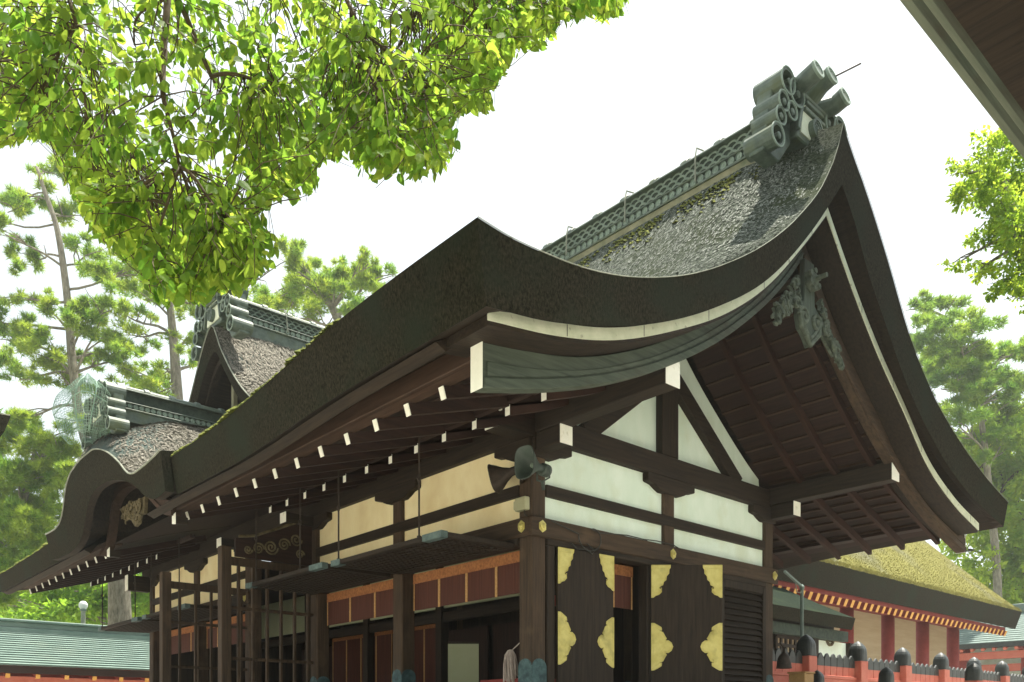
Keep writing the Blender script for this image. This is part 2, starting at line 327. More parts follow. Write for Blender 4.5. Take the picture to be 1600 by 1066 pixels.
m1.build('bark_roof', [M_THATCH, M_EDGE, WD['y'], M_CHIP], HALL)
# pale battens that trim the upper arris
m = MB()
m.tube([(x, Y0-.01, float(ztop(np.array([x]), np.array([Y0]))[0])+.001) for x in XT], .005, 6)
m.build('edge_batten', M_TRIM, HALL)
# moss tufts along the front eave
m = MB()
for y in np.concatenate([rng.uniform(-.6, KY0, 1300), rng.uniform(1.2, KY0, 1500), rng.uniform(KY1, Y1, 900)]):
    x = -3.33+abs(rng.normal(0, .07)); z = float(ztop(np.array([x]), np.array([y]))[0])
    s = rng.uniform(.015, .05)*(1+.5*math.sin(y*5)*math.sin(y*2.3)); c = np.array([x, y, z+s*.2])
    vs = [c+np.array(d)*s*rng.uniform(.6, 1.3) for d in ((1, 0, 0), (0, 1, 0), (-1, 0, 0), (0, -1, 0), (0, 0, .9))]
    m.add(vs, [(0, 1, 4), (1, 2, 4), (2, 3, 4), (3, 0, 4)])
for k in range(1500):
    y = rng.uniform(-1.9, 4.0); x = 2.70-abs(rng.normal(0, .13)); z = float(ztop(np.array([x]), np.array([y]))[0])
    if math.sin(y*4.1)+math.sin(y*9.3+1)+rng.normal(0, .7) < 0: continue
    s = rng.uniform(.02, .05); c = np.array([x, y, z])
    vs = [c+np.array(d)*s*rng.uniform(.6, 1.3) for d in ((1, 0, 0), (0, 1, 0), (-1, 0, 0), (0, -1, 0), (0, 0, .9))]
    m.add(vs, [(0, 1, 4), (1, 2, 4), (2, 3, 4), (3, 0, 4)])
m.build('moss_fringe', M_MOSS, HALL, kind='stuff')

# gable edge: white fascia, carrier board, barge boards
WTF = [(-3.04, 5.23), (-2.18, 5.35), (-1.53, 5.50), (-.28, 5.99), (.70, 6.50), (1.54, 7.10), (2.3, 7.82), (3.02, 8.58)]
WTR = [(3.02, 8.58), (3.3, 8.28), (3.85, 7.72), (4.48, 7.16), (5.54, 6.38), (6.15, 5.90), (7.3, 5.38), (8.48, 5.08)]
BBT = [(-2.76, 4.67), (-1.98, 4.87), (-1.12, 5.15), (.10, 5.70), (1.41, 6.52), (2.48, 7.42), (3.02, 8.00)]
BTP = [(-2.86, 5.14), (-2.45, 5.17), (-1.57, 5.32), (-.54, 5.70), (.66, 6.36), (2.08, 7.42), (3.02, 8.35)]
def mir(p, c=3.02): return [(2*c-x, z) for x, z in p][::-1]
def strip(m, lo, hi, y0, y1, x0, x1, n=40, mi=0):
    xs = np.linspace(x0, x1, n); a = lo(xs); b = hi(xs)
    m.ribbon([[(x, y0, p), (x, y1, p), (x, y1, q), (x, y0, q)] for x, p, q in zip(xs, a, b)], mi)
wf = lambda x: herm(WTF, x); wr = lambda x: herm(WTR, x)
for (fn, x0, x1) in ((wf, -3.03, 3.015), (wr, 3.025, 8.47)):
    m = MB(); strip(m, lambda x: fn(x)-.16, lambda x: fn(x)+.02, -2.66, -1.9, x0+.02, x1-.005)
    m.build('verge_board', WD['x'], HALL)
    m = MB(); strip(m, lambda x: fn(x)-.125, lambda x: fn(x), -2.68, -2.663, x0, x1)
    for xj in np.linspace(x0+1.0, x1-.4, 5):
        z = float(fn(np.array([xj]))[0]); m.box(xj-.004, xj+.004, -2.682, -2.672, z-.12, z-.004, 1)
    m.build('white_fascia', [M_FASCIA, M_BLACK], HALL)
for s in (0, 1):
    lo0, hi0 = (BBT, BTP) if s == 0 else (mir(BBT), mir(BTP))
    xa, xb = (-2.8, 3.015) if s == 0 else (3.025, 8.84)
    lo = lambda x, q=lo0: herm(q, x); hi = lambda x, q=hi0: herm(q, x)
    m = MB(); strip(m, lo, hi, -2.30, -2.15, xa, xb, 60)
    bm_ = WG['x'] if s == 0 else WP['x']; b = m.build('barge_board', bm_, HALL, bevel=.01)  # rear board in darker brown timber, its shade put into the colour
    m = MB(); strip(m, lambda x: lo(x)+.0, lambda x: lo(x)+.10, -2.332, -2.302, xa+.02, xb, 60); m.build('lower_moulding', bm_, b, bevel=.008)
    m = MB(); strip(m, lambda x: lo(x)+.115, lambda x: lo(x)+.55*(hi(x)-lo(x)), -2.318, -2.302, xa+.06, xb, 60); m.build('middle_moulding', bm_, b, bevel=.008)
    m = MB(); xe = xa-.004 if s == 0 else xb+.004
    z0, z1 = float(lo(np.array([xa if s == 0 else xb]))[0]), float(hi(np.array([xa if s == 0 else xb]))[0])
    m.box(min(xe, xe+(.006 if s == 0 else -.006)), max(xe, xe+(.006 if s == 0 else -.006)), -2.32, -2.145, z0-.005, z1+.005); m.build('white_end_cap', M_WHITE, b)

# soffit + rafters
SF = [(-2.62, 5.03), (-1.5, 5.39), (-1.0, 5.53), (.13, 5.87), (1.4, 6.68), (2.5, 7.58), (3.02, 8.12)]
SFA = SF+mir(SF)[1:]
sf = lambda x: herm(SFA, x)
m = MB(); xs = np.linspace(-2.62, 8.66, 90)
m.grid([[(x, y, z+.03) for y in (-2.06, 0.0)] for x, z in zip(xs, sf(xs))])
xs = np.linspace(-2.62, .6, 24)
m.grid([[(x, y, z+.03) for y in (0.0, 17.0)] for x, z in zip(xs, sf(xs))]); xs = np.linspace(5.4, 8.66, 24)
m.grid([[(x, y, z+.03) for y in (0.0, 17.0)] for x, z in zip(xs, sf(xs))])
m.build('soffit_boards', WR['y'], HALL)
m = MB()
dist = 0
for x in np.arange(-2.3, 8.4, .005):
    p = sf(np.array([x, x+.005])); dist += math.hypot(.005, p[1]-p[0])
    if dist > .29:
        dist = 0; sl_ = (p[1]-p[0])/.005; L_ = math.hypot(1, sl_)
        m.beam((x, -2.06, p[0]+.012), (x, (16.9 if x > 6.1 else 0), p[0]+.012), .035, .04, up=(-sl_/L_, 0, 1/L_))
m.build('soffit_battens', M_BARGE, HALL)
RY = [-1.95+.645*k for k in range(30)]
def rafter(y, xs, name='rafter', h=.135, w_=.075, drop=0.0):
    z = sf(xs)-.115*np.clip((.25-xs)/1.25, 0, 1)-.115*np.clip((xs-5.8)/1.25, 0, 1)
    m = MB(); m.ribbon([[(x, y-w_/2, a-h), (x, y+w_/2, a-h), (x, y+w_/2, a), (x, y-w_/2, a)] for x, a in zip(xs, z)])
    return m.build(name, M_RAFT if xs[-1] > 2 else WR['x'], HALL)
def end_cap(parent, x, y, zc, w_=.075, h=.125, sx=-1):
    m = MB(); m.box(x-.008, x-.002, y-w_/2-.004, y+w_/2+.004, zc-h/2, zc+h/2)
    return m.build('white_end', M_WHITE, parent)
def base_z(x): return float(sf(np.array([x]))[0])
for y in RY:
    if y < -.05:
        r = rafter(y, np.linspace(-1.02, 3.0, 30)); end_cap(r, -1.02, y, base_z(-1.02)-.1825)
        rafter(y, np.linspace(3.04, 8.52, 36))
    else: rafter(y, np.linspace(6.0, 8.52, 14))
    if y < -.05: pass
    elif not (6.2 < y < 11.3):
        r = rafter(y, np.linspace(-1.02, .1, 8)); end_cap(r, -1.02, y, base_z(-1.02)-.1825)
    if y > -1.8 and not (6.0 < y < 9.7):
        m = MB(); m.beam((-2.5, y, 4.985), (-.4, y, 5.645), .075, .125); r = m.build('flying_rafter', WR['x'], HALL)
        m = MB(); m.beam((-2.514, y, 4.9806), (-2.503, y, 4.9841), .081, .131); m.build('white_end', M_WHITE, r)
def eave_boards(ya, yb):
    ys = np.linspace(ya, yb, 24)
    zt = np.array([float(zbot(np.array([-3.1]), np.array([y]))[0]) for y in ys])
    m = MB(); m.box(-2.66, -2.42, ya, yb, 5.065, 5.27); m.build('eave_board', M_BARGE, HALL, bevel=.01)
    m = MB(); m.box(-1.06, -.96, ya, yb, 5.425, 5.50); m.build('rafter_lath', WR['y'], HALL, bevel=.01)
    m = MB(); m.ribbon([[(-2.72, y, 5.274), (-2.40, y, 5.274), (-2.40, y, 5.5), (-3.14, y, z-.004), (-3.02, y, z-.06)] for y, z in zip(ys, zt)])
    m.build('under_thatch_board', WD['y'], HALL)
eave_boards(-2.04, 5.9); eave_boards(9.45, 16.9)
m = MB(); m.box(8.20, 8.44, -2.04, 16.9, 5.11, 5.26); m.build('eave_board', WR['y'], HALL)

# posts, rails, plaster: gable wall (y=0) and front wall (x=0)
PW = .27
FY = [.135, 3.27, 6.09, 9.0, 11.9, 15.0]; GX = [.135, 3.02, 5.95]
def post(x, y, z1=5.42, teal=True):
    m = MB(); m.box(x-PW/2, x+PW/2, y-PW/2, y+PW/2, 1.2, z1); p = m.build('post', WP['z'], HALL, bevel=.02)
    if teal:
        t = MB(); e = .006
        for (nx, ny) in ((-1, 0), (0, -1), (1, 0), (0, 1)):
            ux, uy = -ny, nx
            poly = [(-PW/2-.004, 1.21), (PW/2+.004, 1.21), (PW/2+.004, 2.28)]+[(PW/2*math.cos(a), 2.28+.11*math.sin(a)) for a in np.linspace(.1, PI-.1, 9)]+[(-PW/2-.004, 2.28)]
            o = (x+nx*(PW/2+.001), y+ny*(PW/2+.001), 0)
            t.prism(poly, o, (ux, uy, 0), (0, 0, 1), (nx*.006, ny*.006, 0))
        t.build('copper_shoe', M_TEAL, p)
    return p
for y in FY: post(.135, y)
for x in GX[1:]: post(x, .135)
for x in (5.95,):
    for y in FY[1:]: post(x, y)
def rail(name, m_, *boxes, bevel=.012):
    m = MB()
    for b in boxes: m.box(*b)
    return m.build(name, m_, HALL, bevel=bevel)
rail('gable_tie_beam', WD['x'], (-.62, 6.7, -.05, .26, 5.41, 5.755))
rail('gable_middle_rail', WD['x'], (.27, 5.815, -.012, .2, 4.655, 4.815))
rail('gable_lower_rail', WP['x'], (-.065, 6.15, -.065, -.001, 4.06, 4.325))
rail('gable_lintel', WD['x'], (.27, 5.815, -.03, .2, 3.97, 4.10))
rail('front_plate', WD['y'], (-.04, .26, .27, 15.6, 5.41, 5.93))
rail('front_middle_rail', WD['y'], (-.012, .2, .27, 6.0, 4.655, 4.815)); rail('front_middle_rail', WD['y'], (-.012, .2, 9.1, 14.9, 4.655, 4.815))
rail('front_lower_rail', WP['y'], (-.065, -.001, .0, 6.22, 4.06, 4.325)); rail('front_lower_rail', WP['y'], (-.065, -.001, 8.85, 15.2, 4.06, 4.325))
rail('front_lintel', WD['y'], (-.03, .2, .27, 6.0, 3.97, 4.10)); rail('front_lintel', WD['y'], (-.03, .2, 9.1, 14.9, 3.97, 4.10))
rail('rear_plate', WD['y'], (5.8, 6.1, .3, 15.6, 5.41, 5.75))
for cx, nm in ((.135, 'front_purlin'), (6.0, 'rear_purlin')):
    m = MB(); m.box(cx-.125, cx+.125, -2.28, .28, 5.47, 5.77)
    b = m.build(nm, WD['y'], HALL, bevel=.012)
    m = MB(); m.box(cx-.13, cx+.13, -2.29, -2.283, 5.465, 5.775); m.build('white_end', M_WHITE, b)
    m = MB(); m.box(cx-.11, cx+.11, -.52, -.052, 5.22, 5.46); b = m.build('bracket_nose', WD['y'], HALL, bevel=.012)
    m = MB(); m.box(cx-.115, cx+.115, -.53, -.523, 5.215, 5.465); m.build('white_end', M_WHITE, b)
m = MB(); m.box(2.89, 3.15, -2.2, .1, 7.72, 8.02); m.build('ridge_purlin', WD['y'], HALL, bevel=.012)
m = MB(); m.box(-.628, -.622, -.04, .25, 5.42, 5.60); m.build('white_end', M_WHITE, HALL); m = MB(); m.box(-.645, -.622, -.10, .31, 5.60, 5.70); m.build('white_end', M_WHITE, HALL)
def boat(c, axis, half=.60, out=.06, left=True, right=True):
    prof = []
    h0 = 5.405; L_ = half if left else PW/2; R_ = half if right else PW/2
    prof = [(-L_, h0), (-L_, h0-.12)]+([(-L_+.03, h0-.135), (-L_+.16, h0-.155), (-L_+.27, h0-.21), (-L_+.36, h0-.245)] if left else [(-L_, h0-.245)])
    prof += ([(R_-.36, h0-.245), (R_-.27, h0-.21), (R_-.16, h0-.155), (R_-.03, h0-.135)] if right else [(R_, h0-.245)])+[(R_, h0-.12), (R_, h0)]
    m = MB()
    if axis == 'x': m.prism(prof, (c, -.055, 0), (1, 0, 0), (0, 0, 1), (0, .2, 0))
    else: m.prism(prof, (-.055, c, 0), (0, 1, 0), (0, 0, 1), (.2, 0, 0))
    return m.build('bracket_arm', WD[axis], HALL, bevel=.008)
boat(.135, 'x', left=False); boat(3.02, 'x'); boat(5.95, 'x', right=False)
boat(.135, 'y', left=False)
for y in FY[1:-1]: boat(y, 'y')
boat(15.0, 'y', right=False)
# gable struts
m = MB(); m.box(2.80, 3.22, -.03, .16, 5.757, 7.70); m.build('king_post', WD['z'], HALL, bevel=.012)
for s in (-1, 1):
    m = MB(); a = np.array([3.02+s*1.95, .06, 5.70]); b = np.array([3.02+s*.10, .06, 7.10]); m.beam(a, b, .18, .27, up=(0, 1, 0) if False else (0, 0, 1))
    m.build('diagonal_strut', WD['x'], HALL, bevel=.012)
def panel(poly, axis='x', off=.06, mt=None, name='plaster_panel'):
    m = MB()
    if axis == 'x': m.prism(poly, (0, off, 0), (1, 0, 0), (0, 0, 1), (0, .05, 0))
    else: m.prism(poly, (off, 0, 0), (0, 1, 0), (0, 0, 1), (.05, 0, 0))
    return m.build(name, mt or (M_PLASTER if axis == 'x' else M_PLASTER_Y), HALL)
panel([(.27, 5.75)]+[(x, float(sf(np.array([x]))[0])+.0) for x in np.linspace(.3, 3.02, 12)]+[(x, float(sf(np.array([x]))[0])) for x in np.linspace(3.1, 5.75, 12)]+[(5.78, 5.75)], off=.10)
for xa, xb in ((.27, 2.885), (3.155, 5.815)):
    panel([(xa, 4.815), (xb, 4.815), (xb, 5.41), (xa, 5.41)]); panel([(xa, 4.32), (xb, 4.32), (xb, 4.655), (xa, 4.655)])
for ya, yb in ((.27, 3.135), (3.405, 5.955), (9.135, 11.765), (12.035, 14.865)):
    panel([(ya, 4.815), (yb, 4.815), (yb, 5.41), (ya, 5.41)], 'y'); panel([(ya, 4.32), (yb, 4.32), (yb, 4.655), (ya, 4.655)], 'y')
# gilt hexagonal nail covers
def nailcover(p, n):
    p = np.array(p, float); n = np.array(n, float); t = np.array([-n[1], n[0], 0]); m = MB()
    hexp = [(.072*math.cos(a)*(1.0), .085*math.sin(a)) for a in np.linspace(PI/2, PI/2+2*PI, 7)[:-1]]
    m.prism(hexp, p, t, (0, 0, 1), n*.012)
    m.lathe([(.052, 0), (.052, .016), (.03, .022), (.024, .04), (.008, .046)], p+n*.01, 12, axis=n)
    m.build('gilt_nail_cover', [M_GOLD], HALL)
for x in (.135, 3.02, 6.02): nailcover((x, -.066, 4.20), (0, -1, 0))
for y in (.135, 3.27, 6.09, 9.0, 11.9, 15.0): nailcover((-.066, y, 4.20), (-1, 0, 0))

# doors on the gable side
CORN = [(0, 0), (.30, 0), (.295, .04), (.275, .07), (.272, .13), (.235, .17), (.228, .23), (.19, .26), (.178, .31), (.13, .335), (.12, .365), (.155, .375), (.158, .42), (.115, .46), (.065, .475), (.03, .505), (0, .51)]
half = [(0, -.37), (.045, -.365), (.10, -.335), (.155, -.30), (.16, -.265), (.125, -.245), (.18, -.225), (.205, -.175), (.235, -.125), (.215, -.095), (.265, -.095), (.31, -.06), (.335, 0)]
MID = half+[(a, -b) for a, b in half[-2::-1]]
def rimn(m, poly, o, u, n):
    pts = [o+u*a+np.array([0, 0, b])+n*.010 for a, b in poly]
    m.tube(pts+[pts[0]], .0055, 4, cap=False)
    c = sum(pts)/len(pts)
    for p in pts[1::2]: m.lathe([(.008, 0), (.006, .006), (.001, .008)], p*.86+c*.14, 6, axis=n)
    ins = [p*.80+c*.20 for p in pts]; m.tube(ins+[ins[0]], .003, 4, cap=False)
def door(hx, hy, ux, uy, name='door', W=1.1, zt=3.965):
    u = np.array([ux, uy, 0]); n = np.array([uy, -ux, 0])      # n points outwards
    o = np.array([hx, hy, 0])
    m = MB(); m.prism([(0, 1.36), (W, 1.36), (W, zt), (0, zt)], o, u, (0, 0, 1), -n*.05); d = m.build(name, WD['z'], HALL, bevel=.004)
    for side in (0, 1):
        us = (lambda a: a) if side == 0 else (lambda a: W-a)
        fx = MB(); fx.prism([(us(a), zt-.004-b) for a, b in CORN], o+n*.001, u, (0, 0, 1), n*.008); rimn(fx, [(us(a), zt-.004-b) for a, b in CORN], o, u, n); fx.build('gilt_corner_plate', M_GOLD, d)
        fx = MB(); fx.prism([(us(a), 2.69+b) for a, b in MID], o+n*.001, u, (0, 0, 1), n*.008); rimn(fx, [(us(a), 2.69+b) for a, b in MID], o, u, n); fx.build('gilt_side_plate', M_GOLD, d)
        fx = MB(); fx.prism([(us(a), 1.365+b) for a, b in CORN], o+n*.001, u, (0, 0, 1), n*.008); fx.build('gilt_corner_plate', M_GOLD, d)
    return d
door(.45, -.05, .9985, -.055)
door(2.50, -.05, RV[0], RV[1])
rail('door_jamb', WD['z'], (.275, .43, -.02, .18, 1.3, 3.97)); rail('door_jamb', WD['z'], (2.46, 2.60, .0, .18, 1.3, 3.97)); rail('door_sill', WD['x'], (.27, 5.8, -.06, .2, 1.2, 1.34))
m = MB(); m.box(2.6, 2.885, .05, .12, 1.34, 3.97); m.build('board_wall', WD['z'], HALL); m = MB(); m.box(3.155, 4.36, .05, .12, 1.34, 3.97); m.build('board_wall', WD['z'], HALL)
lv = MB(); lv.box(4.36, 4.50, -.03, .14, 1.34, 3.97); lv.box(5.70, 5.812, -.03, .14, 1.34, 3.97); lv.box(4.5, 5.7, -.03, .14, 3.84, 3.97)
LV = lv.build('louvred_window', WD['z'], HALL, bevel=.008)
m = MB()
for z in np.arange(1.40, 3.82, .105): m.prism([(-.02, 0), (.03, .0), (.06, .085), (.04, .088)], (4.5, 0, z), (0, 1, 0), (0, 0, 1), (1.2, 0, 0))
m.build('louvre_slats', WD['x'], LV); m = MB(); m.box(4.5, 5.7, .10, .13, 1.34, 3.84); m.build('back_board', WD['z'], LV)

# hinged lattice shutters held out flat on iron rods
def shutter(ya, yb, xo, zi, zo, rods):
    s = (zo-zi)/(xo+.03)
    zz = lambda x: zi+(x+.03)*s
    fr = MB(); e = .045
    for y in (ya+e, yb-e): fr.beam((-.03, y, zz(-.03)), (xo, y, zz(xo)), .09, .07)
    for x in (-.06, xo+e): fr.beam((x, ya+.09, zz(x)), (x, yb-.09, zz(x)), .09, .068)
    S = fr.build('lattice_shutter', WD['y'], HALL, bevel=.006)
    lt = MB()
    for y in np.arange(ya+.15, yb-.1, .115): lt.beam((-.1, y, zz(-.1)-.012), (xo+.09, y, zz(xo+.09)-.012), .034, .03)
    for x in np.arange(-.16, xo+.1, -.115): lt.beam((x, ya+.09, zz(x)-.016), (x, yb-.09, zz(x)-.016), .034, .03)
    lt.build('lattice', WD['x'], S)
    bd = MB(); bd.add([(-.06, ya+.05, zz(-.06)+.012), (xo+.05, ya+.05, zz(xo+.05)+.012), (xo+.05, yb-.05, zz(xo+.05)+.012), (-.06, yb-.05, zz(-.06)+.012)], [(0, 1, 2, 3)])
    bd.build('backing_board', WD['y'], S)
    for y0, y1 in ((ya-.004, ya+.42), (yb-.26, yb+.004)):
        c = MB(); c.box(xo-.006, xo+.10, y0, y1, zz(xo)-.046, zz(xo)+.044); c.build('copper_corner', M_TEALP, S)
    for y in rods:
        r = MB(); r.tube([(xo+.06, y, zz(xo)+.03), (xo+.06, y, 4.75), (xo+.03, y, 4.80), (xo+.06, y, 4.85), (xo+.06, y, 5.42)], .013, 6)
        r.lathe([(.03, 0), (.03, .03)], (xo+.06, y, zz(xo)+.04), 8); r.tube([(xo+.06, y+.03*math.cos(t), 4.80+.05*math.sin(t)) for t in np.linspace(0, 2*PI, 10)], .009, 5)
        r.build('iron_hanger_rod', M_IRON, S)
shutter(.32, 3.14, -1.3, 3.97, 3.955, (.9, 3.02))
shutter(3.42, 6.2, -1.3, 3.97, 3.98, (4.25, 5.9))
shutter(9.1, 11.72, -1.3, 3.96, 3.93, (9.6, 11.3)); shutter(12.05, 15.1, -1.3, 3.96, 3.93, (12.4, 14.95))

# interior
m = MB(); m.box(.28, 5.8, .28, 15.0, 1.2, 1.5); m.build('inner_floor', M_FLOOR, HALL)
m = MB(); m.box(.3, 5.8, .3, 15.0, 4.9, 4.95); m.build('inner_ceiling', WD['y'], HALL)
m = MB(); m.box(5.82, 5.88, .3, 15.0, 1.2, 5.4); m.build('inner_back_wall', WD['z'], HALL); m = MB(); m.box(.28, 5.8, 15.05, 15.1, 1.2, 5.4); m.build('inner_back_wall', WD['z'], HALL)
for y in FY:
    m = MB(); m.box(2.95, 3.15, y-.1, y+.1, 1.5, 4.9); m.build('inner_post', WD['z'], HALL)
for y0, y1 in zip([3.27, 6.09, 9.0, 11.9], [6.09, 9.0, 11.9, 15.0]):
    m = MB(); m.box(3.0, 3.1, y0+.1, y1-.1, 3.66, 3.86); m.build('inner_lintel', WD['y'], HALL)
    m = MB(); m.box(3.02, 3.07, y0+.1, y1-.1, 3.95, 4.9); m.build('inner_transom_panel', M_PAPER, HALL)
for y0, y1 in zip([3.27, 6.09, 9.0, 11.9], [6.09, 9.0, 11.9, 15.0]):
    m = MB(); m.box(4.4, 4.45, y0+.1, y1-.1, 1.5, 3.7); m.build('inner_board_screen', WR['z'], HALL)
m = MB(); m.box(1.3, 2.1, 1.6, 1.66, 1.5, 3.45); m.build('inner_board_screen', WR['z'], HALL)
m = MB(); m.box(1.25, 2.4, 1.55, 1.6, 3.45, 3.62); m.build('inner_lintel', M_DRED, HALL)
# side lattice walls of the entrance bay
def wing(y, x0, x1, zt, nb, post_top):
    m = MB(); m.box(x0-.09, x0+.09, y-.09, y+.09, 1.2, post_top); m.box(x0+.09, x1, y-.05, y+.05, zt-.14, zt)
    for z in (3.55, 2.65, 1.75): m.box(x0+.09, x1, y-.02, y+.02, z-.03, z+.03)
    W_ = m.build('entrance_lattice', WP['z'], HALL, bevel=.008)
    m = MB()
    for i in range(nb):
        x = x0+.09+(x1-x0-.09)*(i+.6)/nb; m.box(x-.023, x+.023, y-.028, y+.028, 1.3, zt-.141)
    m.build('lattice_bars', WP['z'], W_)
wing(6.09, -1.74, -.01, 4.45, 6, 4.62); wing(9.0, -1.74, -.01, 4.38, 5, 4.55)
# carved panel above the wing lattice
m = MB()
m.prism([(-1.55, 4.47), (-.05, 4.47), (-.05, 5.32), (-.35, 5.24), (-.9, 4.98), (-1.35, 4.82), (-1.55, 4.8)], (0, 6.06, 0), (1, 0, 0), (0, 0, 1), (0, .06, 0))
CP = m.build('carved_transom', WR['x'], HALL)
m = MB()
for cx, cz, r0, tn, sg in ((-1.12, 4.66, .11, 2.2, 1), (-.88, 4.72, .14, 2.4, -1), (-.62, 4.80, .12, 2.2, 1), (-.38, 4.93, .12, 2, -1), (-.30, 4.66, .09, 2, 1), (-1.32, 4.62, .08, 1.8, -1)):
    m.tube([(cx+r0*(1-t)*math.cos(sg*t*tn*2*PI), 6.05, cz+r0*(1-t)*math.sin(sg*t*tn*2*PI)) for t in np.linspace(0, .92, 30)], .017, 6)
m.tube([(x, 6.045, z) for x, z in ((-1.5, 4.83), (-1.2, 4.88), (-.85, 5.04), (-.4, 5.24), (-.05, 5.34))], .028, 6)
m.build('scroll_carving', M_CARVEB, CP)
m = MB(); m.box(-.62, -.05, 5.98, 6.2, 5.22, 5.4); B_ = m.build('bracket_nose', WD['x'], HALL, bevel=.01); m = MB(); m.box(-.63, -.622, 5.975, 6.205, 5.215, 5.405); m.build('white_end', M_WHITE, B_)
m = MB(); m.box(-.62, -.05, 8.9, 9.12, 5.22, 5.4); B_ = m.build('bracket_nose', WD['x'], HALL, bevel=.01); m = MB(); m.box(-.63, -.622, 8.895, 9.125, 5.215, 5.405); m.build('white_end', M_WHITE, B_)
m = MB(); m.box(-.62, -.05, 14.9, 15.12, 5.0, 5.4); B_ = m.build('bracket_nose', WD['x'], HALL, bevel=.01); m = MB(); m.box(-.63, -.622, 14.895, 15.125, 4.995, 5.405); m.build('white_end', M_WHITE, B_)

# carved gable pendant
m = MB(); cx, yy = 3.06, -2.36
m.prism([(-.13, 7.95), (.13, 7.95), (.15, 7.35), (.27, 7.28), (.30, 7.12), (.24, 6.95), (.10, 6.86), (0, 6.74), (-.10, 6.86), (-.24, 6.95), (-.30, 7.12), (-.27, 7.28), (-.15, 7.35)], (cx, yy-.04, 0), (1, 0, 0), (0, 0, 1), (0, .08, 0))
GP = m.build('gable_pendant', WG['z'], HALL, bevel=.012)
m = MB()
for sg in (-1, 1):
    m.tube([(cx+sg*(.17+.13*(1-t)*math.cos(t*11)), yy-.05, 7.12+.13*(1-t)*math.sin(t*11)) for t in np.linspace(0, .9, 26)], .03, 7)
    m.tube([(cx+sg*.28, yy-.05, 7.2), (cx+sg*.24, yy-.05, 6.98), (cx+sg*.1, yy-.05, 6.86), (cx, yy-.05, 6.76)], [.03, .035, .035, .03], 7)
    m.tube([(cx+sg*.2, yy-.05, 7.05), (cx+sg*.12, yy-.05, 6.95), (cx, yy-.05, 6.86)], .025, 7)
m.build('scroll_carving', M_CARVE, GP)
m = MB(); m.lathe([(.15, 0), (.16, .03), (.12, .06), (.12, .09), (.05, .11), (.035, .12), (.035, .27), (.0, .27)], (cx, yy-.03, 7.66), 6, axis=(0, -1, 0)); 
for a in range(6): m.lathe([(.05, 0), (.04, .05)], (cx+.12*math.cos(a*PI/3+.5), yy-.09, 7.66+.12*math.sin(a*PI/3+.5)), 8, axis=(0, -1, 0))
m.build('hexagon_boss', M_CARVE, GP)
for sg in (-1, 1):
    m = MB()
    for k in range(46):
        t = rng.uniform(0, 1); px = cx+sg*(.28+.58*t); pz = 7.33-.52*t+rng.uniform(-.17, .17)*(1-.45*t)+ (.12 if sg < 0 else .0)
        c = np.array([px, yy-.03+rng.uniform(-.03, .03), pz]); r = rng.uniform(.03, .07)
        m.tube([c+np.array([r*math.cos(a), -.02*math.sin(a*.5), r*math.sin(a)]) for a in np.linspace(rng.uniform(0, 6), rng.uniform(7, 10), 8)], r*.42, 5)
    m.prism([(sg*.20, 7.40), (sg*.5, 7.24), (sg*.85, 6.94), (sg*.76, 6.84), (sg*.5, 7.0), (sg*.28, 7.14)][::1 if sg > 0 else -1], (cx, yy+.0, .1 if sg < 0 else 0), (1, 0, 0), (0, 0, 1), (0, .04, 0))
    m.build('leaf_carving', M_CARVE, GP)
# ------------------------------------------------------------------ tiled ridges with scroll end tiles
def ridge(o, al, sd_, length, k=1.0, waves=True, name='tiled_ridge', detail=None, board=None):
    """o: base point of the near end, al: unit vector along the ridge, sd_: unit vector to its side"""
    o = np.array(o, float); al = np.array(al, float); sd_ = np.array(sd_, float); up = np.array([0, 0, 1.]); detail = detail or length
    def bx(m, s0, s1, w_, z0, z1): 
        a = o+al*s0+up*(z0+z1)/2*k; b = o+al*s1+up*(z0+z1)/2*k; m.beam(a, b, w_*k, (z1-z0)*k)
    m = MB(); bx(m, 0, length, .30, .0, .66); R = m.build(name, M_DARKG, HALL)
    m = MB(); bx(m, .02, length, .54, -.14, .13); m.build('ridge_board', board or M_TANW, R)
    m = MB()
    for z0, z1, w_ in ((.13, .165, .60), (.165, .19, .52), (.30, .325, .54), (.325, .345, .48), (.60, .625, .50), (.625, .65, .44)): bx(m, 0, length, w_, z0, z1)
    m.build('flat_tile_course', M_TILE, R, bevel=.006)
    n = int(detail/(.135*k))
    for sg in (-1, 1):
        m = MB()
        for i in range(n):
            c = o+al*(.07+i*.135)*k+up*.245*k+sd_*sg*.15*k
            m.lathe([(.058*k, 0), (.058*k, .10*k), (.046*k, .105*k), (.043*k, .09*k), (.018*k, .09*k), (.012*k, .10*k)], c, 10, axis=sd_*sg)
        m.build('round_tile_row', M_TILE_L, R, smooth=False)
    if waves:
        n = int(detail/(.17*k))
        for sg in (-1, 1):
            m = MB()
            for i in range(n):
                for row, (z, r) in enumerate(((.355, .098), (.435, .098), (.515, .095))):
                    c = o+al*((i+.5*(row % 2))*.17+.1)*k+up*z*k+sd_*sg*(.17-.004*row)*k
                    m.tube([c+al*r*k*math.cos(a)+up*.80*r*k*math.sin(a) for a in np.linspace(0, PI, 7)], .017*k, 4, cap=False)
            m.build('wave_tile_band', M_TILE_L, R)
    m = MB()
    prof = [(.17*math.cos(a), .65+.12*math.sin(a)) for a in np.linspace(0, PI, 9)]
    m.prism([(a*k, b*k) for a, b in prof], o-al*.02, sd_, up, al*length)
    n = int(length/(.62*k))
    for i in range(n):
        c = o+al*(.35+i*.62)*k
        prof = [(.20*math.cos(a), .64+.165*math.sin(a)) for a in np.linspace(0, PI, 9)]
        m.prism([(a*k, b*k) for a, b in prof], c, sd_, up, al*.13*k)
    m.build('ridge_cap_tiles', M_TILE, R, bevel=.01)
    return R
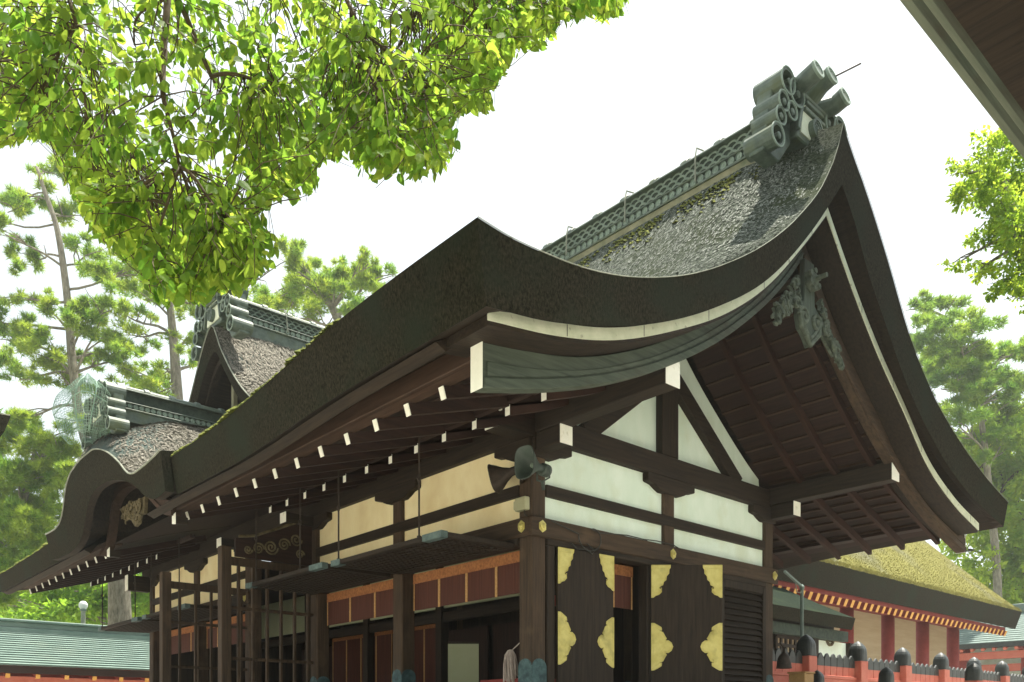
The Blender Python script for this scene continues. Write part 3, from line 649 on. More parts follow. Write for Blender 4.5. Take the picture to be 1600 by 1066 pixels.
def wires(R, o, al, sd_, ss, k=1.0):
    o = np.array(o, float); al = np.array(al, float); sd_ = np.array(sd_, float)
    for s in ss:
        m = MB(); m.tube([o+al*(s+.02*q)+sd_*a*k+np.array([0, 0, b*k]) for q, (a, b) in enumerate(((-.29, .22), (-.26, .62), (-.2, .78), (0, .84), (.2, .78), (.26, .62), (.29, .22)))], .014*k, 5)
        m.build('binding_wire', M_TRIM, R)
def scroll_end(o, n_, sd_, k=1.0, tubes=True, name='scroll_ridge_end'):
    """ridge-end ornament at o (base centre of its face), n_ pointing outwards, sd_ to one side"""
    o = np.array(o, float); n_ = np.array(n_, float); sd_ = np.array(sd_, float); up = np.array([0, 0, 1.])
    Q = lambda a, b, c: o+sd_*a*k+up*b*k+n_*c*k
    m = MB()
    m.prism([(-.46, -.15), (.46, -.15), (.42, .25), (.30, .62), (-.30, .62), (-.42, .25)], Q(0, 0, -.42), sd_*k, up*k, n_*.34*k)
    E_ = m.build(name, M_TILE, HALL, bevel=.02*k)
    m = MB(); m.prism([(-.36, -.05), (.36, -.05), (.30, .30), (.22, .48), (-.22, .48), (-.30, .30)], Q(0, 0, -.08), sd_*k, up*k, n_*.02*k); m.build('pale_centre_plate', M_FASCIA, E_)
    m = MB(); m.lathe([(.15*k, 0), (.15*k, .10*k), (.12*k, .105*k), (.115*k, .08*k), (0, .08*k)], Q(0, .12, -.07), 20, axis=n_)
    for a in range(12): m.lathe([(.016*k, 0), (.014*k, .02*k)], Q(.085*math.cos(a*PI/6), .12+.085*math.sin(a*PI/6), .01), 6, axis=n_)
    for a in range(5): m.tube([Q(0, .12, .015), Q(.05*math.cos(a*1.257), .12+.05*math.sin(a*1.257), .015)], .012*k, 5)
    m.build('round_crest', M_TILE, E_)
    m = MB()
    for z, w_ in ((.33, .30), (.45, .26), (.52, .34)): m.beam(Q(-w_, z, -.05), Q(w_, z, -.05), .08*k, .055*k)
    for sg in (-1, 1): m.beam(Q(sg*.33, .50, -.05), Q(sg*.47, -.06, -.05), .07*k, .06*k, up=n_)
    m.build('centre_moulding', M_TILE, E_, bevel=.008*k)
    for sg in (-1, 1):
        for (a, b, r, L_) in ((.54, .44, .20, .50), (.80, .50, .19, .50), (.68, .10, .13, .44), (.92, .14, .14, .46), (.78, -.14, .11, .40), (1.0, -.12, .13, .44), (.90, -.40, .11, .40), (1.08, -.44, .165, .50)):
            if k < .9 and r < .115: continue
            m = MB(); m.pipe(Q(sg*a, b, -L_-.02*a), Q(sg*a, b, -.02), r*k, r*.80*k, 18)
            m.lathe([(.055*k, 0), (.055*k, .12*k), (.03*k, .135*k)], Q(sg*(a-.35*r), b+.15*r, -.16), 9, axis=n_)
            m.tube([Q(sg*(a+r*1.03*math.cos(t)), b+r*1.03*math.sin(t), -.02) for t in np.linspace(0, 2*PI, 19)], .014*k, 5, cap=False, mi=1)
            m.build('scroll_lobe', [M_TILE, M_TILE_L], E_, smooth=False)
    for sg in (-1, 1):
        m = MB(); m.prism([(sg*.40, .5), (sg*.95, .46), (sg*1.2, -.62), (sg*.75, -.62), (sg*.42, -.2)][::sg], Q(0, 0, -.46), sd_*k, up*k, n_*.26*k)
        m.build('scroll_body', M_TILE, E_, bevel=.02*k)
    if tubes:
        for a, b, L_ in ((-.42, .74, .0), (0, .86, 0), (.42, .74, 0)):
            m = MB(); pts = [Q(a*.55, .56, -.6), Q(a*.7, .60, -.3), Q(a*.85, .66, -.1), Q(a, b-.08, .08), Q(a, b-.03, .26)]
            m.tube(pts, [.15*k, .15*k, .145*k, .14*k, .14*k], 16)
            d = (pts[-1]-pts[-2]); d /= np.linalg.norm(d)
            m.lathe([(.145*k, -.03*k), (.15*k, .0), (.145*k, .012*k), (.11*k, .012*k), (.105*k, -.02*k), (0, -.02*k)], pts[-1], 16, axis=d, mi=1)
            for t in range(8): m.lathe([(.014*k, 0), (.01*k, .02*k)], pts[-1]-d*.02*k+sd_*.065*k*math.cos(t*PI/4)+up*.065*k*math.sin(t*PI/4), 6, axis=d, mi=1)
            m.tube([pts[1]+up*.13*k, pts[2]+up*.13*k, pts[3]+up*.12*k], .018*k, 5, mi=1)
            m.build('bird_perch_tile', [M_TILE, M_TILE_L], E_, smooth=False)
    return E_
ro = (3.03, -2.05, 9.52)
R0 = ridge(ro, (0, 1, 0), (1, 0, 0), 18.6, 1.0, True, detail=7.0)
wires(R0, ro, (0, 1, 0), (1, 0, 0), (1.35, 2.75, 4.1, 5.6))
E0 = scroll_end((3.03, -2.52, 9.60), (0, -1, 0), (-1, 0, 0), .88)
m = MB(); m.tube([(3.0, -2.4, 10.3), (3.25, -3.05, 10.43)], .013, 5); m.build('spike', M_IRON, E0)

# ------------------------------------------------------------------ dormer gable on the front slope
CX0 = -1.37; CY = 7.58
CP_ = [(-3.2, 6.55), (-2.69, 6.80), (-1.95, 7.14), (-1.16, 7.75), (-.44, 8.57), (0, 9.15)]
CPF = CP_+[(.39, 8.88), (.88, 8.28), (1.3, 7.78), (1.95, 7.2), (2.69, 6.85), (3.2, 6.6)]
def cz(u): return herm(CPF, u)
m = MB(); us = np.concatenate([np.linspace(-3.2, 0, 26), np.linspace(0, 3.2, 26)[1:]])
xs = np.linspace(CX0, 2.6, 22)
def bow(x): return .16*np.clip((x-CX0)/1.0, 0, 1)**.6
T = [[(x, CY+u, z+bow(x)) for u, z in zip(us, cz(us))] for x in xs]
TH = .34
Bz = lambda u: cz(u)-TH-.14*np.exp(-(np.asarray(u)/.35)**2)
B = [[(x+(.06 if i == 0 else 0), CY+u*.985, z) for u, z in zip(us, Bz(us))] for i, x in enumerate(xs)]
m.grid(T, 0); m.grid(B, 2, True)
rows = [[tuple(np.array(a)*(1-i/4)+np.array(b)*i/4) for a, b in zip(T[0], B[0])] for i in range(5)]
m.grid(rows, 1, True)
m.grid([[T[i][0] for i in range(len(xs))], [B[i][0] for i in range(len(xs))]], 1); m.grid([[T[i][-1] for i in range(len(xs))], [B[i][-1] for i in range(len(xs))]], 1, True)
chips(m, lambda x, y: cz(y-CY)+bow(x), (CX0+.03, 1.5), (4.6, 7.5), 8000, 3, .12, .016, 'y', .03)
DG = m.build('dormer_gable', [M_THATCH_B, M_EDGE, WD['x'], M_CHIPB], HALL)
m = MB(); m.tube([(CX0-.005, CY+u, z+.008) for u, z in zip(us, cz(us))], .013, 6); m.build('edge_batten', M_TRIM, DG)
m = MB()   # board gable set back under the thatch
for s in (-1, 1):
    uu = np.linspace(0.02, 2.9, 24)*s
    m.ribbon([[(CX0+.22, CY+u, z-.14), (CX0+.34, CY+u, z-.14), (CX0+.34, CY+u, z+.02), (CX0+.22, CY+u, z+.02)] for u, z in zip(uu, Bz(uu))])
m.build('barge_board', WD['y'], DG)
m = MB(); m.prism([(-2.8, 6.4)]+[(u, float(Bz(np.array([u]))[0])+.01) for u in np.linspace(-2.7, 2.7, 25)]+[(2.8, 6.4)], (CX0+1.3, CY, 0), (0, 1, 0), (0, 0, 1), (.06, 0, 0)); m.build('gable_board_wall', WD['z'], DG)
m = MB(); m.beam((CX0+.45, CY-.02, 6.6), (CX0+.45, CY-.02, 8.62), .10, .08, up=(1, 0, 0)); m.build('pale_strut', M_TANW, DG)
m = MB(); m.prism([(-1.5, 7.16), (-1.0, 7.45), (-.85, 7.25), (-1.0, 6.8), (-1.5, 6.8)], (CX0+.25, CY, 0), (0, 1, 0), (0, 0, 1), (.08, 0, 0))
for k in range(7): 
    c = np.array([CX0+.2, CY-rng.uniform(1.05, 1.75), rng.uniform(6.95, 7.15)]); m.tube([c+np.array([0, .08*math.cos(a), .08*math.sin(a)]) for a in np.linspace(0, 5, 8)], .03, 5)
m.build('gable_carving', M_CARVEB, DG)
ro = (CX0+.15, CY, 9.20)
R1 = ridge(ro, (1, 0, 0), (0, -1, 0), 3.2, .86, True, board=M_TILE)
wires(R1, ro, (1, 0, 0), (0, -1, 0), (1.2,), .86)
scroll_end((CX0-.02, CY, 9.26), (-1, 0, 0), (0, -1, 0), .80, True)

# ------------------------------------------------------------------ cusped gable over the entrance
KX = -3.5
KP = [(4.22, 5.49), (4.55, 5.45), (4.92, 5.42), (5.3, 5.405), (5.6, 5.45), (6.15, 5.77), (6.66, 6.03), (7.19, 6.22), (7.7, 6.31), (8.15, 6.31), (8.7, 6.25), (9.1, 6.14), (9.36, 5.90), (9.5, 5.60), (9.7, 5.42), (9.95, 5.35), (10.4, 5.335), (10.82, 5.35)]
KB = [(4.30, 4.93), (4.64, 4.90), (5.1, 5.0), (5.67, 5.30), (6.48, 5.56), (7.38, 5.68), (8.0, 5.60), (8.30, 5.40), (8.50, 5.08), (8.8, 4.88), (9.2, 4.80), (9.9, 4.79), (10.76, 4.84)]
ku = np.linspace(4.22, 10.82, 70)
def kz(y): return herm(KP, y)
def kb(y): return herm(KB, np.interp(y, [4.22, 10.82], [4.30, 10.76]))
def lift(x, y):
    s = np.clip((np.asarray(x)-KX)/1.2, 0, 1); wy = np.exp(-((np.asarray(y)-8.0)/1.95)**4)
    return (.66*s**.5+.25*np.clip((np.asarray(x)-KX)/3, 0, 1))*wy+(np.clip((np.asarray(x)-KX)/2.6, 0, 1))*.55*(1-wy)
xs = np.concatenate([np.linspace(KX, KX+.5, 8), np.linspace(KX+.5, -.4, 12)[1:]])
m = MB()
T = [[(x, y, z) for y, z in zip(ku, kz(ku)+lift(x, ku))] for x in xs]
KI = [(4.2, 4.97), (5.4, 4.95), (5.88, 4.97), (6.2, 5.04), (6.54, 5.21), (7.05, 5.51), (7.5, 5.74), (7.9, 5.87), (8.24, 5.92), (8.6, 5.90), (8.9, 5.82), (9.1, 5.66), (9.25, 5.28), (9.4, 5.03), (9.6, 4.93), (9.82, 4.87), (10.9, 4.87)]
xs = np.concatenate([[KX, KX+.12, KX+.13], xs[3:]])
T = [[(x, y, z) for y, z in zip(ku, kz(ku)+lift(x, ku))] for x in xs]
def binner(x):
    if x < KX+.125: return kb(ku)
    return np.maximum(np.maximum(kb(ku)+.05, herm(KI, ku)+.27), float(sf(np.array([x]))[0])+.05 if x > -2.62 else 0)
B = [[(x+.10, np.interp(y, [4.22, 10.82], [4.30, 10.76]), min(z, kz(np.array([y]))[0]+lift(x, np.array([y]))[0]-.05)) for y, z in zip(ku, binner(x))] for x in xs]
m.grid(T, 0); m.grid(B, 2, True)
m.grid([[tuple(np.array(a)*(1-i/5)+np.array(b)*i/5) for a, b in zip(T[0], B[0])] for i in range(6)], 1, True)
m.grid([[r[0] for r in T], [r[0] for r in B]], 1); m.grid([[r[-1] for r in T], [r[-1] for r in B]], 1, True)
chips(m, lambda x, y: kz(y)+lift(x, y), (KX+.03, -.9), (4.4, 10.2), 9000, 3, .09, .014, 'y', .022)
KG = m.build('cusped_gable', [M_THATCH_B, M_EDGE, WD['y'], M_CHIPB], HALL)
m = MB(); m.tube([(KX-.006, y, z+.008) for y, z in zip(ku, kz(ku))], .014, 6); m.build('edge_batten', M_TRIM, KG)
yk = np.linspace(5.88, 9.82, 50)
m = MB(); m.ribbon([[(-2.72, y, z), (-2.58, y, z), (-2.58, y, z+.26), (-2.72, y, z+.26)] for y, z in zip(yk, herm(KI, yk))]); KBb = m.build('curved_barge_board', M_BARGE, KG)
m = MB(); m.ribbon([[(-2.75, y, z), (-2.722, y, z), (-2.722, y, z+.09), (-2.75, y, z+.09)] for y, z in zip(yk, herm(KI, yk))]); m.build('lower_moulding', M_BARGE, KBb)
for y, z in ((5.86, 4.93), (9.40, 4.90)):
    m = MB(); m.box(-2.70, -2.50, y-.07, y+.08, z-.10, z+.02); b = m.build('beam_end', WD['x'], KG); m = MB(); m.prism([(-.075, -.11), (.085, -.08), (.085, .05), (-.075, .09)], (-2.71, y, z-.01), (0, 1, 0), (0, 0, 1), (.006, 0, 0)); m.build('white_end', M_WHITE, b)
m = MB()
m.prism([(7.30, 5.58), (8.75, 5.62), (8.6, 5.52), (8.3, 5.34), (8.05, 5.28), (7.85, 5.13), (7.66, 5.17), (7.58, 5.30), (7.36, 5.28)], (-2.70, 0, 0), (0, 1, 0), (0, 0, 1), (.06, 0, 0))
KO = m.build('carved_pendant', M_CARVEB, KG)
m = MB()
for k in range(34):
    y = rng.uniform(7.4, 8.5); z = rng.uniform(5.2+.25*max(0, (y-8.0)), 5.55); c = np.array([-2.72, y, z]); r = rng.uniform(.04, .08)
    m.tube([c+np.array([-.01, r*math.cos(a), r*math.sin(a)]) for a in np.linspace(rng.uniform(0, 6), rng.uniform(8, 11), 8)], r*.35, 5)
m.build('leaf_carving', M_CARVEB, KO)
ro = (-3.38, 7.62, 7.0)
R2 = ridge(ro, (1, 0, 0), (0, -1, 0), 3.7, .76, False, board=M_TILE)
E2 = scroll_end((-3.46, 7.62, 6.92), (-1, 0, 0), (0, -1, 0), .66, False)
# ------------------------------------------------------------------ things on and in the hall
def blind(ya, yb, x, zt, zb, label, axis='y', nst=None):
    t = thing('bamboo_blind', label, 'bamboo blind', ((x if axis == 'y' else (ya+yb)/2), ((ya+yb)/2 if axis == 'y' else x), zb), 'bamboo blinds hung in the bays')
    def bx(m, a, b, c0, c1, z0, z1): 
        m.box(c0, c1, a, b, z0, z1) if axis == 'y' else m.box(a, b, c0, c1, z0, z1)
    m = MB(); bx(m, ya, yb, x, x+.012, zb, zt-.14); m.build('bamboo_slats', M_BLIND, t)
    m = MB(); bx(m, ya-.01, yb+.01, x-.012, x+.02, zt-.16, zt); m.build('brocade_valance', M_ORANGE, t)
    n = nst or max(2, int(round((yb-ya)/.72)))
    for i in range(n+1):
        a = ya+(yb-ya)*i/n; m = MB(); bx(m, max(ya, a-.026), min(yb, a+.026), x-.008, x-.001, zb-.005, zt-.161); m.build('brocade_strap', M_STRAP, t)
blind(.30, 3.10, .22, 3.96, 3.36, 'red brown bamboo blind with orange straps beside the corner post')
blind(3.45, 5.95, .22, 3.96, 3.36, 'second bamboo blind from the corner post, left of the teal shod post')
blind(9.15, 11.75, .22, 3.93, 3.30, 'bamboo blind seen through the near half of the far lattice screen')
blind(12.05, 14.85, .22, 3.93, 3.30, 'farthest bamboo blind, beside the last post of the front')
blind(1.55, 2.45, .30, 3.97, 3.30, 'narrow bamboo blind hanging between the two gilt mounted doors', 'x', 2)
blind(7.9, 8.9, 4.25, 3.95, 1.9, 'narrow blind deep inside the hall, just right of the second post')
blind(9.8, 12.8, 4.25, 3.95, 1.9, 'long blind deep inside the hall, seen left of the second post')

def horn(o, d, label, wide=.17, L_=.36, mt=None):
    mt = mt or M_HORN
    t = thing('horn_speaker', label, 'loudspeaker', o); o = np.array(o, float); d = np.array(d, float); d /= np.linalg.norm(d)
    ref = np.array([0, 0, 1.]); a = np.cross(d, ref); a /= np.linalg.norm(a); b = np.cross(a, d)
    def ring(s, rw, rh, e=3.2, n=24):
        out = []
        for j in range(n):
            th = 2*PI*j/n; c, s_ = math.cos(th), math.sin(th)
            out.append(o+d*s+a*rw*math.copysign(abs(c)**(2/e), c)+b*rh*math.copysign(abs(s_)**(2/e), s_))
        return out
    secs = [ring(-.02, .055, .055, 2), ring(.10, .06, .06, 2), ring(.20, .085, .10), ring(.28, .12, .155), ring(.34, wide*.92, wide*1.25), ring(.36, wide, wide*1.36), ring(.372, wide, wide*1.36), ring(.365, wide*.93, wide*1.29), ring(.29, .10, .14), ring(.14, .04, .04, 2)]
    m = MB(); m.ribbon(secs); m.build('flared_horn', mt, t, smooth=True)
    m = MB(); m.lathe([(.07, -.14), (.085, -.12), (.085, -.02), (.065, 0)], o, 16, axis=d); m.build('driver', mt, t)
    m = MB(); m.lathe([(.035, 0), (.03, .06), (.0, .08)], o+d*.15, 12, axis=d); m.build('phase_plug', M_TILE_L, t)
    m = MB(); m.tube([o-d*.04+a*.1, o-d*.04+a*.1-b*.12, o-d*.02-b*.16, o-d*.04-a*.1-b*.12, o-d*.04-a*.1], .013, 6); m.beam(o-d*.02-b*.16, o-d*.02-b*.16+np.array([.26, .25, .0]), .04, .03); m.build('mounting_bracket', mt, t)
hc = atX(846, 733, -.28)
horn(hc, -RV*.62-FW*.78, 'grey green horn loudspeaker on the corner post facing outwards', .155)
hc2 = np.array([-.12, .16, 4.98])
horn(hc2, (-.35, .80, -.22), 'dark horn loudspeaker under the eave aimed along the front', .15, mt=M_IRON)  # darker metal than the other horn, shade under the eave put into its colour
t = thing('junction_box', 'small ivory box on the corner post above the gilt nail covers', 'junction box', (-.09, .12, 4.42))
m = MB(); m.box(-.10, -.004, .03, .25, 4.42, 4.60); m.build('cover', M_PALEBOX, t, bevel=.012)
m = MB(); m.box(-.085, -.01, .21, .29, 4.45, 4.57); m.build('side_housing', M_PALEBOX, t, bevel=.01); m = MB(); m.tube([(-.05, .1, 4.42), (-.05, .09, 4.36), (-.03, .05, 4.33)], .008, 5); m.build('lead', M_CABLE, t)
m = MB()
pts = [(.30, -.075, 4.30)]+[(.95+.19*math.cos(a)+.02*a, -.078-.006*a, 4.14+.16*math.sin(a)) for a in np.linspace(PI*.9, PI*2.6, 20)]+[(1.3, -.075, 4.28), (1.9, -.07, 4.335), (2.4, -.05, 4.335)]
m.tube(pts, .009, 6); m.tube([(.68, -.08, 4.05), (.8, -.09, 3.97), (1.0, -.09, 4.0), (1.1, -.09, 3.94), (1.18, -.085, 4.0), (1.02, -.08, 4.08)], .009, 6)
m.tube([(2.3, -.07, 4.33), (2.6, -.075, 4.35), (3.0, -.08, 4.345), (3.15, -.08, 4.31)], .008, 6)
tag(m.build('electric_cable', M_CABLE), 'loose loop of dark cable on the rail over the gilt doors', 'cable')
t = thing('cord_tassel', 'pale frayed tassel hanging beside the corner post shoe', 'tassel', (-.02, .42, 2.25))
m = MB()
for k in range(110):
    a = rng.uniform(0, 2*PI); r = rng.uniform(.01, .10); b = a+rng.uniform(-.5, .5)
    m.tube([(-.02+.35*r*math.cos(a), .42+.35*r*math.sin(a), 2.52), (-.02+.8*r*math.cos(a), .42+.8*r*math.sin(a), 2.45), (-.02+r*math.cos(b), .42+r*math.sin(b), 2.32), (-.02+1.05*r*math.cos(b+.2), .42+1.05*r*math.sin(b+.2), 2.06+rng.uniform(0, .13))], .006, 4)
m.build('strands', M_PINKW, t); m = MB(); m.lathe([(.02, .28), (.038, .26), (.035, .24), (.02, .22)], (-.02, .42, 2.25), 10); m.tube([(-.02, .42, 2.5), (.05, .30, 2.62), (.05, .275, 2.64)], .008, 5); m.build('knot', M_PINKW, t)
t = thing('paper_screen', 'pale blank paper screen standing in the dark interior', 'screen', (1.4, 3.3, 1.5))
m = MB(); pa, pb = P(700, 1007, 15), P(748, 1007, 15); pa[2] = pb[2] = 2.2; m.beam(pa, pb, .02, 1.4); m.build('sheet', M_PAPER, t); m = MB(); m.beam(pa+np.array([0, 0, .72]), pb+np.array([0, 0, .72]), .04, .04); m.beam(pa-np.array([0, 0, .68]), pb-np.array([0, 0, .68]), .3, .04); m.build('frame', WD['x'], t)
t = thing('offering_table', 'red lacquered table inside the hall near the corner post', 'table', (1.2, 1.6, 1.5))
m = MB(); m.box(.9, 1.7, 1.1, 2.2, 2.14, 2.2); m.build('table_top', M_DRED, t, bevel=.008)
for x in (.95, 1.65):
    for y in (1.15, 2.15): m = MB(); m.box(x-.03, x+.03, y-.03, y+.03, 1.5, 2.139); m.build('leg', M_DRED, t)

# netting over the porch ridge end
t = thing('bird_netting', 'torn green netting draped over the porch ridge end', 'netting', (-3.62, 7.62, 6.5))
nc = np.array([-3.58, 7.62, 6.98]); m = MB(); mc = MB()
def npt(th, ph):
    rr = 1.0+.10*math.sin(3*th+1)+.07*math.sin(5*ph)+.03*math.sin(9*th+4*ph)
    return nc+np.array([(.46-.10*math.sin(th*2+1))*math.cos(ph)*math.cos(th)*rr, .70*math.cos(ph)*math.sin(th)*rr, .54*math.sin(ph)*rr])
n1, n2 = 70, 30
for i in range(n1):
    th = 2*PI*i/n1
    ln = [npt(th+.02*math.sin(7*p), p) for p in np.linspace(-.95, 1.5, 22)]
    m.tube(ln, .003, 3, cap=False)
for j in range(n2):
    ph = -.95+2.4*j/n2; m.tube([npt(th, ph+.02*math.sin(6*th)) for th in np.linspace(0, 2*PI, 60)], .003, 3, cap=False)
m.build('mesh', M_NET, t)
for k in range(5): mc.tube([npt(-2.6+.75*k+.35*s_, -.9+2.2*s_) for s_ in np.linspace(0, 1, 14)], .010, 5)
mc.tube([npt(th, .05+.1*math.sin(2*th)) for th in np.linspace(0, 2*PI, 40)], .010, 5)
mc.build('draw_cord', M_NET, t)
# ------------------------------------------------------------------ fences
def fence_cap(m, x, y, z0, z1, w_):
    secs = []
    h = z1-z0
    for s, k in ((0, 1.0), (.02, 1.05), (.50, 1.05), (.60, 1.0), (.74, .84), (.86, .58), (.95, .28), (1.0, .05)):
        e = 5 if s < .5 else 3.2
        secs.append([(x+w_/2*k*math.copysign(abs(math.cos(t))**(2/e), math.cos(t)), y+w_/2*k*math.copysign(abs(math.sin(t))**(2/e), math.sin(t)), z0+h*s) for t in np.linspace(0, 2*PI, 17)[:-1]+PI/16])
    m.ribbon(secs)
def fence_post(F, x, y, zb, zc, zt, w_):
    m = MB(); m.box(x-w_/2, x+w_/2, y-w_/2, y+w_/2, zb, zc); p = m.build('fence_post', M_RED, F, bevel=.012)
    m = MB(); fence_cap(m, x, y, zc+.001, zt, w_); m.build('post_cap', M_BLACK, p, smooth=False)
F1 = thing('picket_fence', 'long vermilion fence with black pickets and domed black post caps', 'fence', (7, .3, .9))
fx = [5.62, 7.79, 9.97, 12.17, 14.36, 16.53, 18.6, 20.8, 23.0]
for x in fx[1:]: fence_post(F1, x, .3, .9, 2.84, 3.28, .315)
for a, b in zip(fx[:-1], fx[1:]):
    a2 = max(a, 6.12)+(.165 if a > 6 else 0); b2 = b-.165
    m = MB(); m.box(a2, b2, .24, .36, 2.42, 2.49); m.build('top_rail', M_RED, F1, bevel=.008)
    m = MB(); m.box(a2, b2, .27, .33, .95, 2.415); m.build('lower_boards', M_RED, F1)
    n = max(3, int((b2-a2)/.235))
    bd = MB(); tp = MB()
    for i in range(n):
        c = a2+(b2-a2)*(i+.5)/n; hw = (b2-a2)/n*.46
        bd.box(c-hw, c+hw, .285, .315, 2.491, 2.68)
        tp.prism([(c-hw, 2.681), (c+hw, 2.681), (c+hw, 2.80), (c+hw*.75, 2.87), (c+hw*.3, 2.925), (c, 2.945), (c-hw*.3, 2.925), (c-hw*.75, 2.87), (c-hw, 2.80)], (0, .28, 0), (1, 0, 0), (0, 0, 1), (0, .04, 0))
    bd.build('picket_boards', M_RED, F1); tp.build('picket_tips', M_BLACK, F1)
F2 = thing('post_railing', 'lower vermilion railing with three domed black caps in front of the fence', 'railing', (7.5, -1.5, .9))
for y in (-.10, -1.45, -2.94): fence_post(F2, 7.5, y, .9, 2.22, 2.53, .225)
for a, b in ((-2.81, -1.58), (-1.32, -.23)):
    m = MB(); m.box(7.45, 7.55, a, b, 2.02, 2.10); m.build('rail', M_RED, F2, bevel=.008); m = MB(); m.box(7.47, 7.53, a, b, 1.5, 1.56); m.build('rail', M_RED, F2)
t = thing('wooden_box', 'honey coloured wooden box on a post before the vermilion fence', 'box', (7.1, -.35, .9))
bc = P(1252, 1058, 15.4)
m = MB(); m.box(bc[0]-.16, bc[0]+.16, bc[1]-.16, bc[1]+.16, bc[2]-.25, bc[2]+.06); b = m.build('box_body', M_LIGHTW, t, bevel=.01)
m = MB(); m.box(bc[0]-.18, bc[0]+.18, bc[1]-.18, bc[1]+.18, bc[2]+.061, bc[2]+.09); m.build('lid', M_LIGHTW, t, bevel=.006); m = MB(); m.box(bc[0]-.05, bc[0]+.05, bc[1]-.05, bc[1]+.05, .9, bc[2]-.251); m.build('stand', WD['z'], t)
lp = P(1225, 1022, 15.3)
t = thing('bell_lamp', 'dark bell shaped lamp shade beside the right end post of the gable', 'lamp', lp)
m = MB(); m.lathe([(.02, .12), (.03, .02), (.06, 0), (.10, -.05), (.125, -.14), (.135, -.24), (.14, -.26), (.125, -.26), (.11, -.15), (.05, -.04)], lp, 18); m.build('shade', M_IRON, t, smooth=True)
m = MB(); m.tube([lp+np.array([0, 0, .1]), lp+np.array([-.05, .05, .2]), np.array([6.085, lp[1]+.1, lp[2]+.2])], .014, 6); m.build('arm', M_IRON, t); m = MB(); m.lathe([(.02, -.1), (.045, -.14), (.05, -.2), (.02, -.24)], lp, 12); m.build('bulb', M_GLOBE, t)

# ------------------------------------------------------------------ chapel with the dark roof behind the fence
t = thing('side_chapel', 'small chapel with dark bark roof and white panel behind the fence', 'chapel', (12, 5.5, .9))
Yc = 4.0; x1 = 17.35; z_e = float(atY(1335, 966, Yc)[2])
up_ = atX(1213, 914, x1); dyz = (up_[1:]-np.array([Yc, z_e]))
m = MB(); top = []; bot = []
for s in np.linspace(0, 1.25, 12):
    y = Yc+dyz[0]*s; z = z_e+dyz[1]*s+.12*s*(s-1); top.append([(x, y, z) for x in np.linspace(6.5, x1, 12)]); bot.append([(x+(-.06 if x > 17 else 0), y+(.08 if s == 0 else 0), z-.36) for x in np.linspace(6.5, x1, 12)])
m.grid(top, 0, True); m.grid(bot, 1); m.grid([top[0], bot[0]], 1); m.grid([[r[-1] for r in top], [r[-1] for r in bot]], 1, False)
m.build('bark_roof', [mat('dark_bark_roof', (.010, .014, .011), (.030, .040, .030), scale=14, rough=1, bump=.8, bdist=.04, c3=(.03, .04, .025), s3=1, spec=0), M_EDGE], t)
m = MB(); m.box(6.5, 17.4, 4.25, 4.45, 4.02, 4.33); m.build('eave_beam', M_DARKG, t, bevel=.01)
m = MB(); m.box(6.5, 17.2, 4.62, 4.7, .9, 4.5); m.build('board_wall', WD['x'], t)
pa, pb = atY(1274, 985, 4.58), atY(1320, 985, 4.58)
m = MB(); m.box(pa[0], pb[0], 4.55, 4.6, 2.2, 4.02); pn = m.build('white_panel', M_PLASTER, t)
rc = atY(1297, 997, 4.53); m = MB(); m.tube([rc+np.array([.22*math.cos(a), -.0, .22*math.sin(a)]) for a in np.linspace(0, 2*PI, 25)], .045, 6, cap=False)
for q in (-.09, 0, .09): m.tube([rc+np.array([q*1.2-.03, 0, -.12]), rc+np.array([q, 0, .13])], .025, 6)
m.build('round_emblem', M_CARVEB, pn)
pa, pb = atY(1212, 985, 4.58), atY(1270, 985, 4.58)
m = MB(); m.box(pa[0], pb[0], 4.585, 4.6, 2.2, 3.98); lw = m.build('lattice_window', M_CREAM, t)
m = MB()
for i in range(9): x = pa[0]+(pb[0]-pa[0])*i/8; m.box(x-.05, x+.05, 4.54, 4.58, 2.2, 3.98)
for z in np.arange(2.3, 4.0, .24): m.box(pa[0], pb[0], 4.535, 4.584, z-.045, z+.045)
m.build('lattice', WD['x'], lw)
for x in (float(atY(1327, 1000, 4.5)[0]), float(atY(1271, 1000, 4.5)[0])): m = MB(); m.box(x-.13, x+.13, 4.4, 4.6, .9, 4.02); m.build('post', WD['z'], t)

# ------------------------------------------------------------------ rear shrine with the moss roof
t = thing('moss_roof_shrine', 'vermilion shrine with mossy thatched roof behind the hall on the right', 'shrine', (28, 9, .9))
Ye = 6.0; xe = 38.5
A = atY(1596, 951, Ye); B_ = atX(1453, 851, xe); zA = 6.98
m = MB(); top = []; bot = []
M_MOSSROOF = mat('moss_thatch', (.10, .094, .03), (.25, .24, .09), scale=40, rough=1, spec=0, bump=.6, bdist=.03, fine=60, c3=(.15, .15, .10), s3=.22, t3=(.48, .6), stretch=(1, .6, 1))
M_MOSSC = mat('straw_moss', (.15, .142, .045), (.33, .315, .11), scale=3, rough=1, bump=0, spec=0)
sl_ = (B_[2]-zA)/(B_[1]-Ye)
zz_ = lambda y: zA+sl_*(y-Ye)-.05*(y-Ye)*(B_[1]-y)*.2
xs = np.linspace(8, xe, 50)
for y in np.linspace(Ye, B_[1]+2, 14): top.append([(x, y, zz_(y)) for x in xs]); bot.append([(x-(.15 if x > xe-.1 else 0), y+(.25 if y == Ye else 0), zz_(y)-.86) for x in xs])
m.grid(top, 0, True); m.grid(bot, 1); 
m.grid([[tuple(np.array(a)*(1-i/4)+np.array(b)*i/4) for a, b in zip(top[0], bot[0])] for i in range(5)], 1); m.grid([[r[-1] for r in top], [r[-1] for r in bot]], 1)
n = 30000; xx = rng.uniform(15, xe, n); yy = Ye+(B_[1]+1-Ye)*rng.uniform(0, 1, n)**1.6
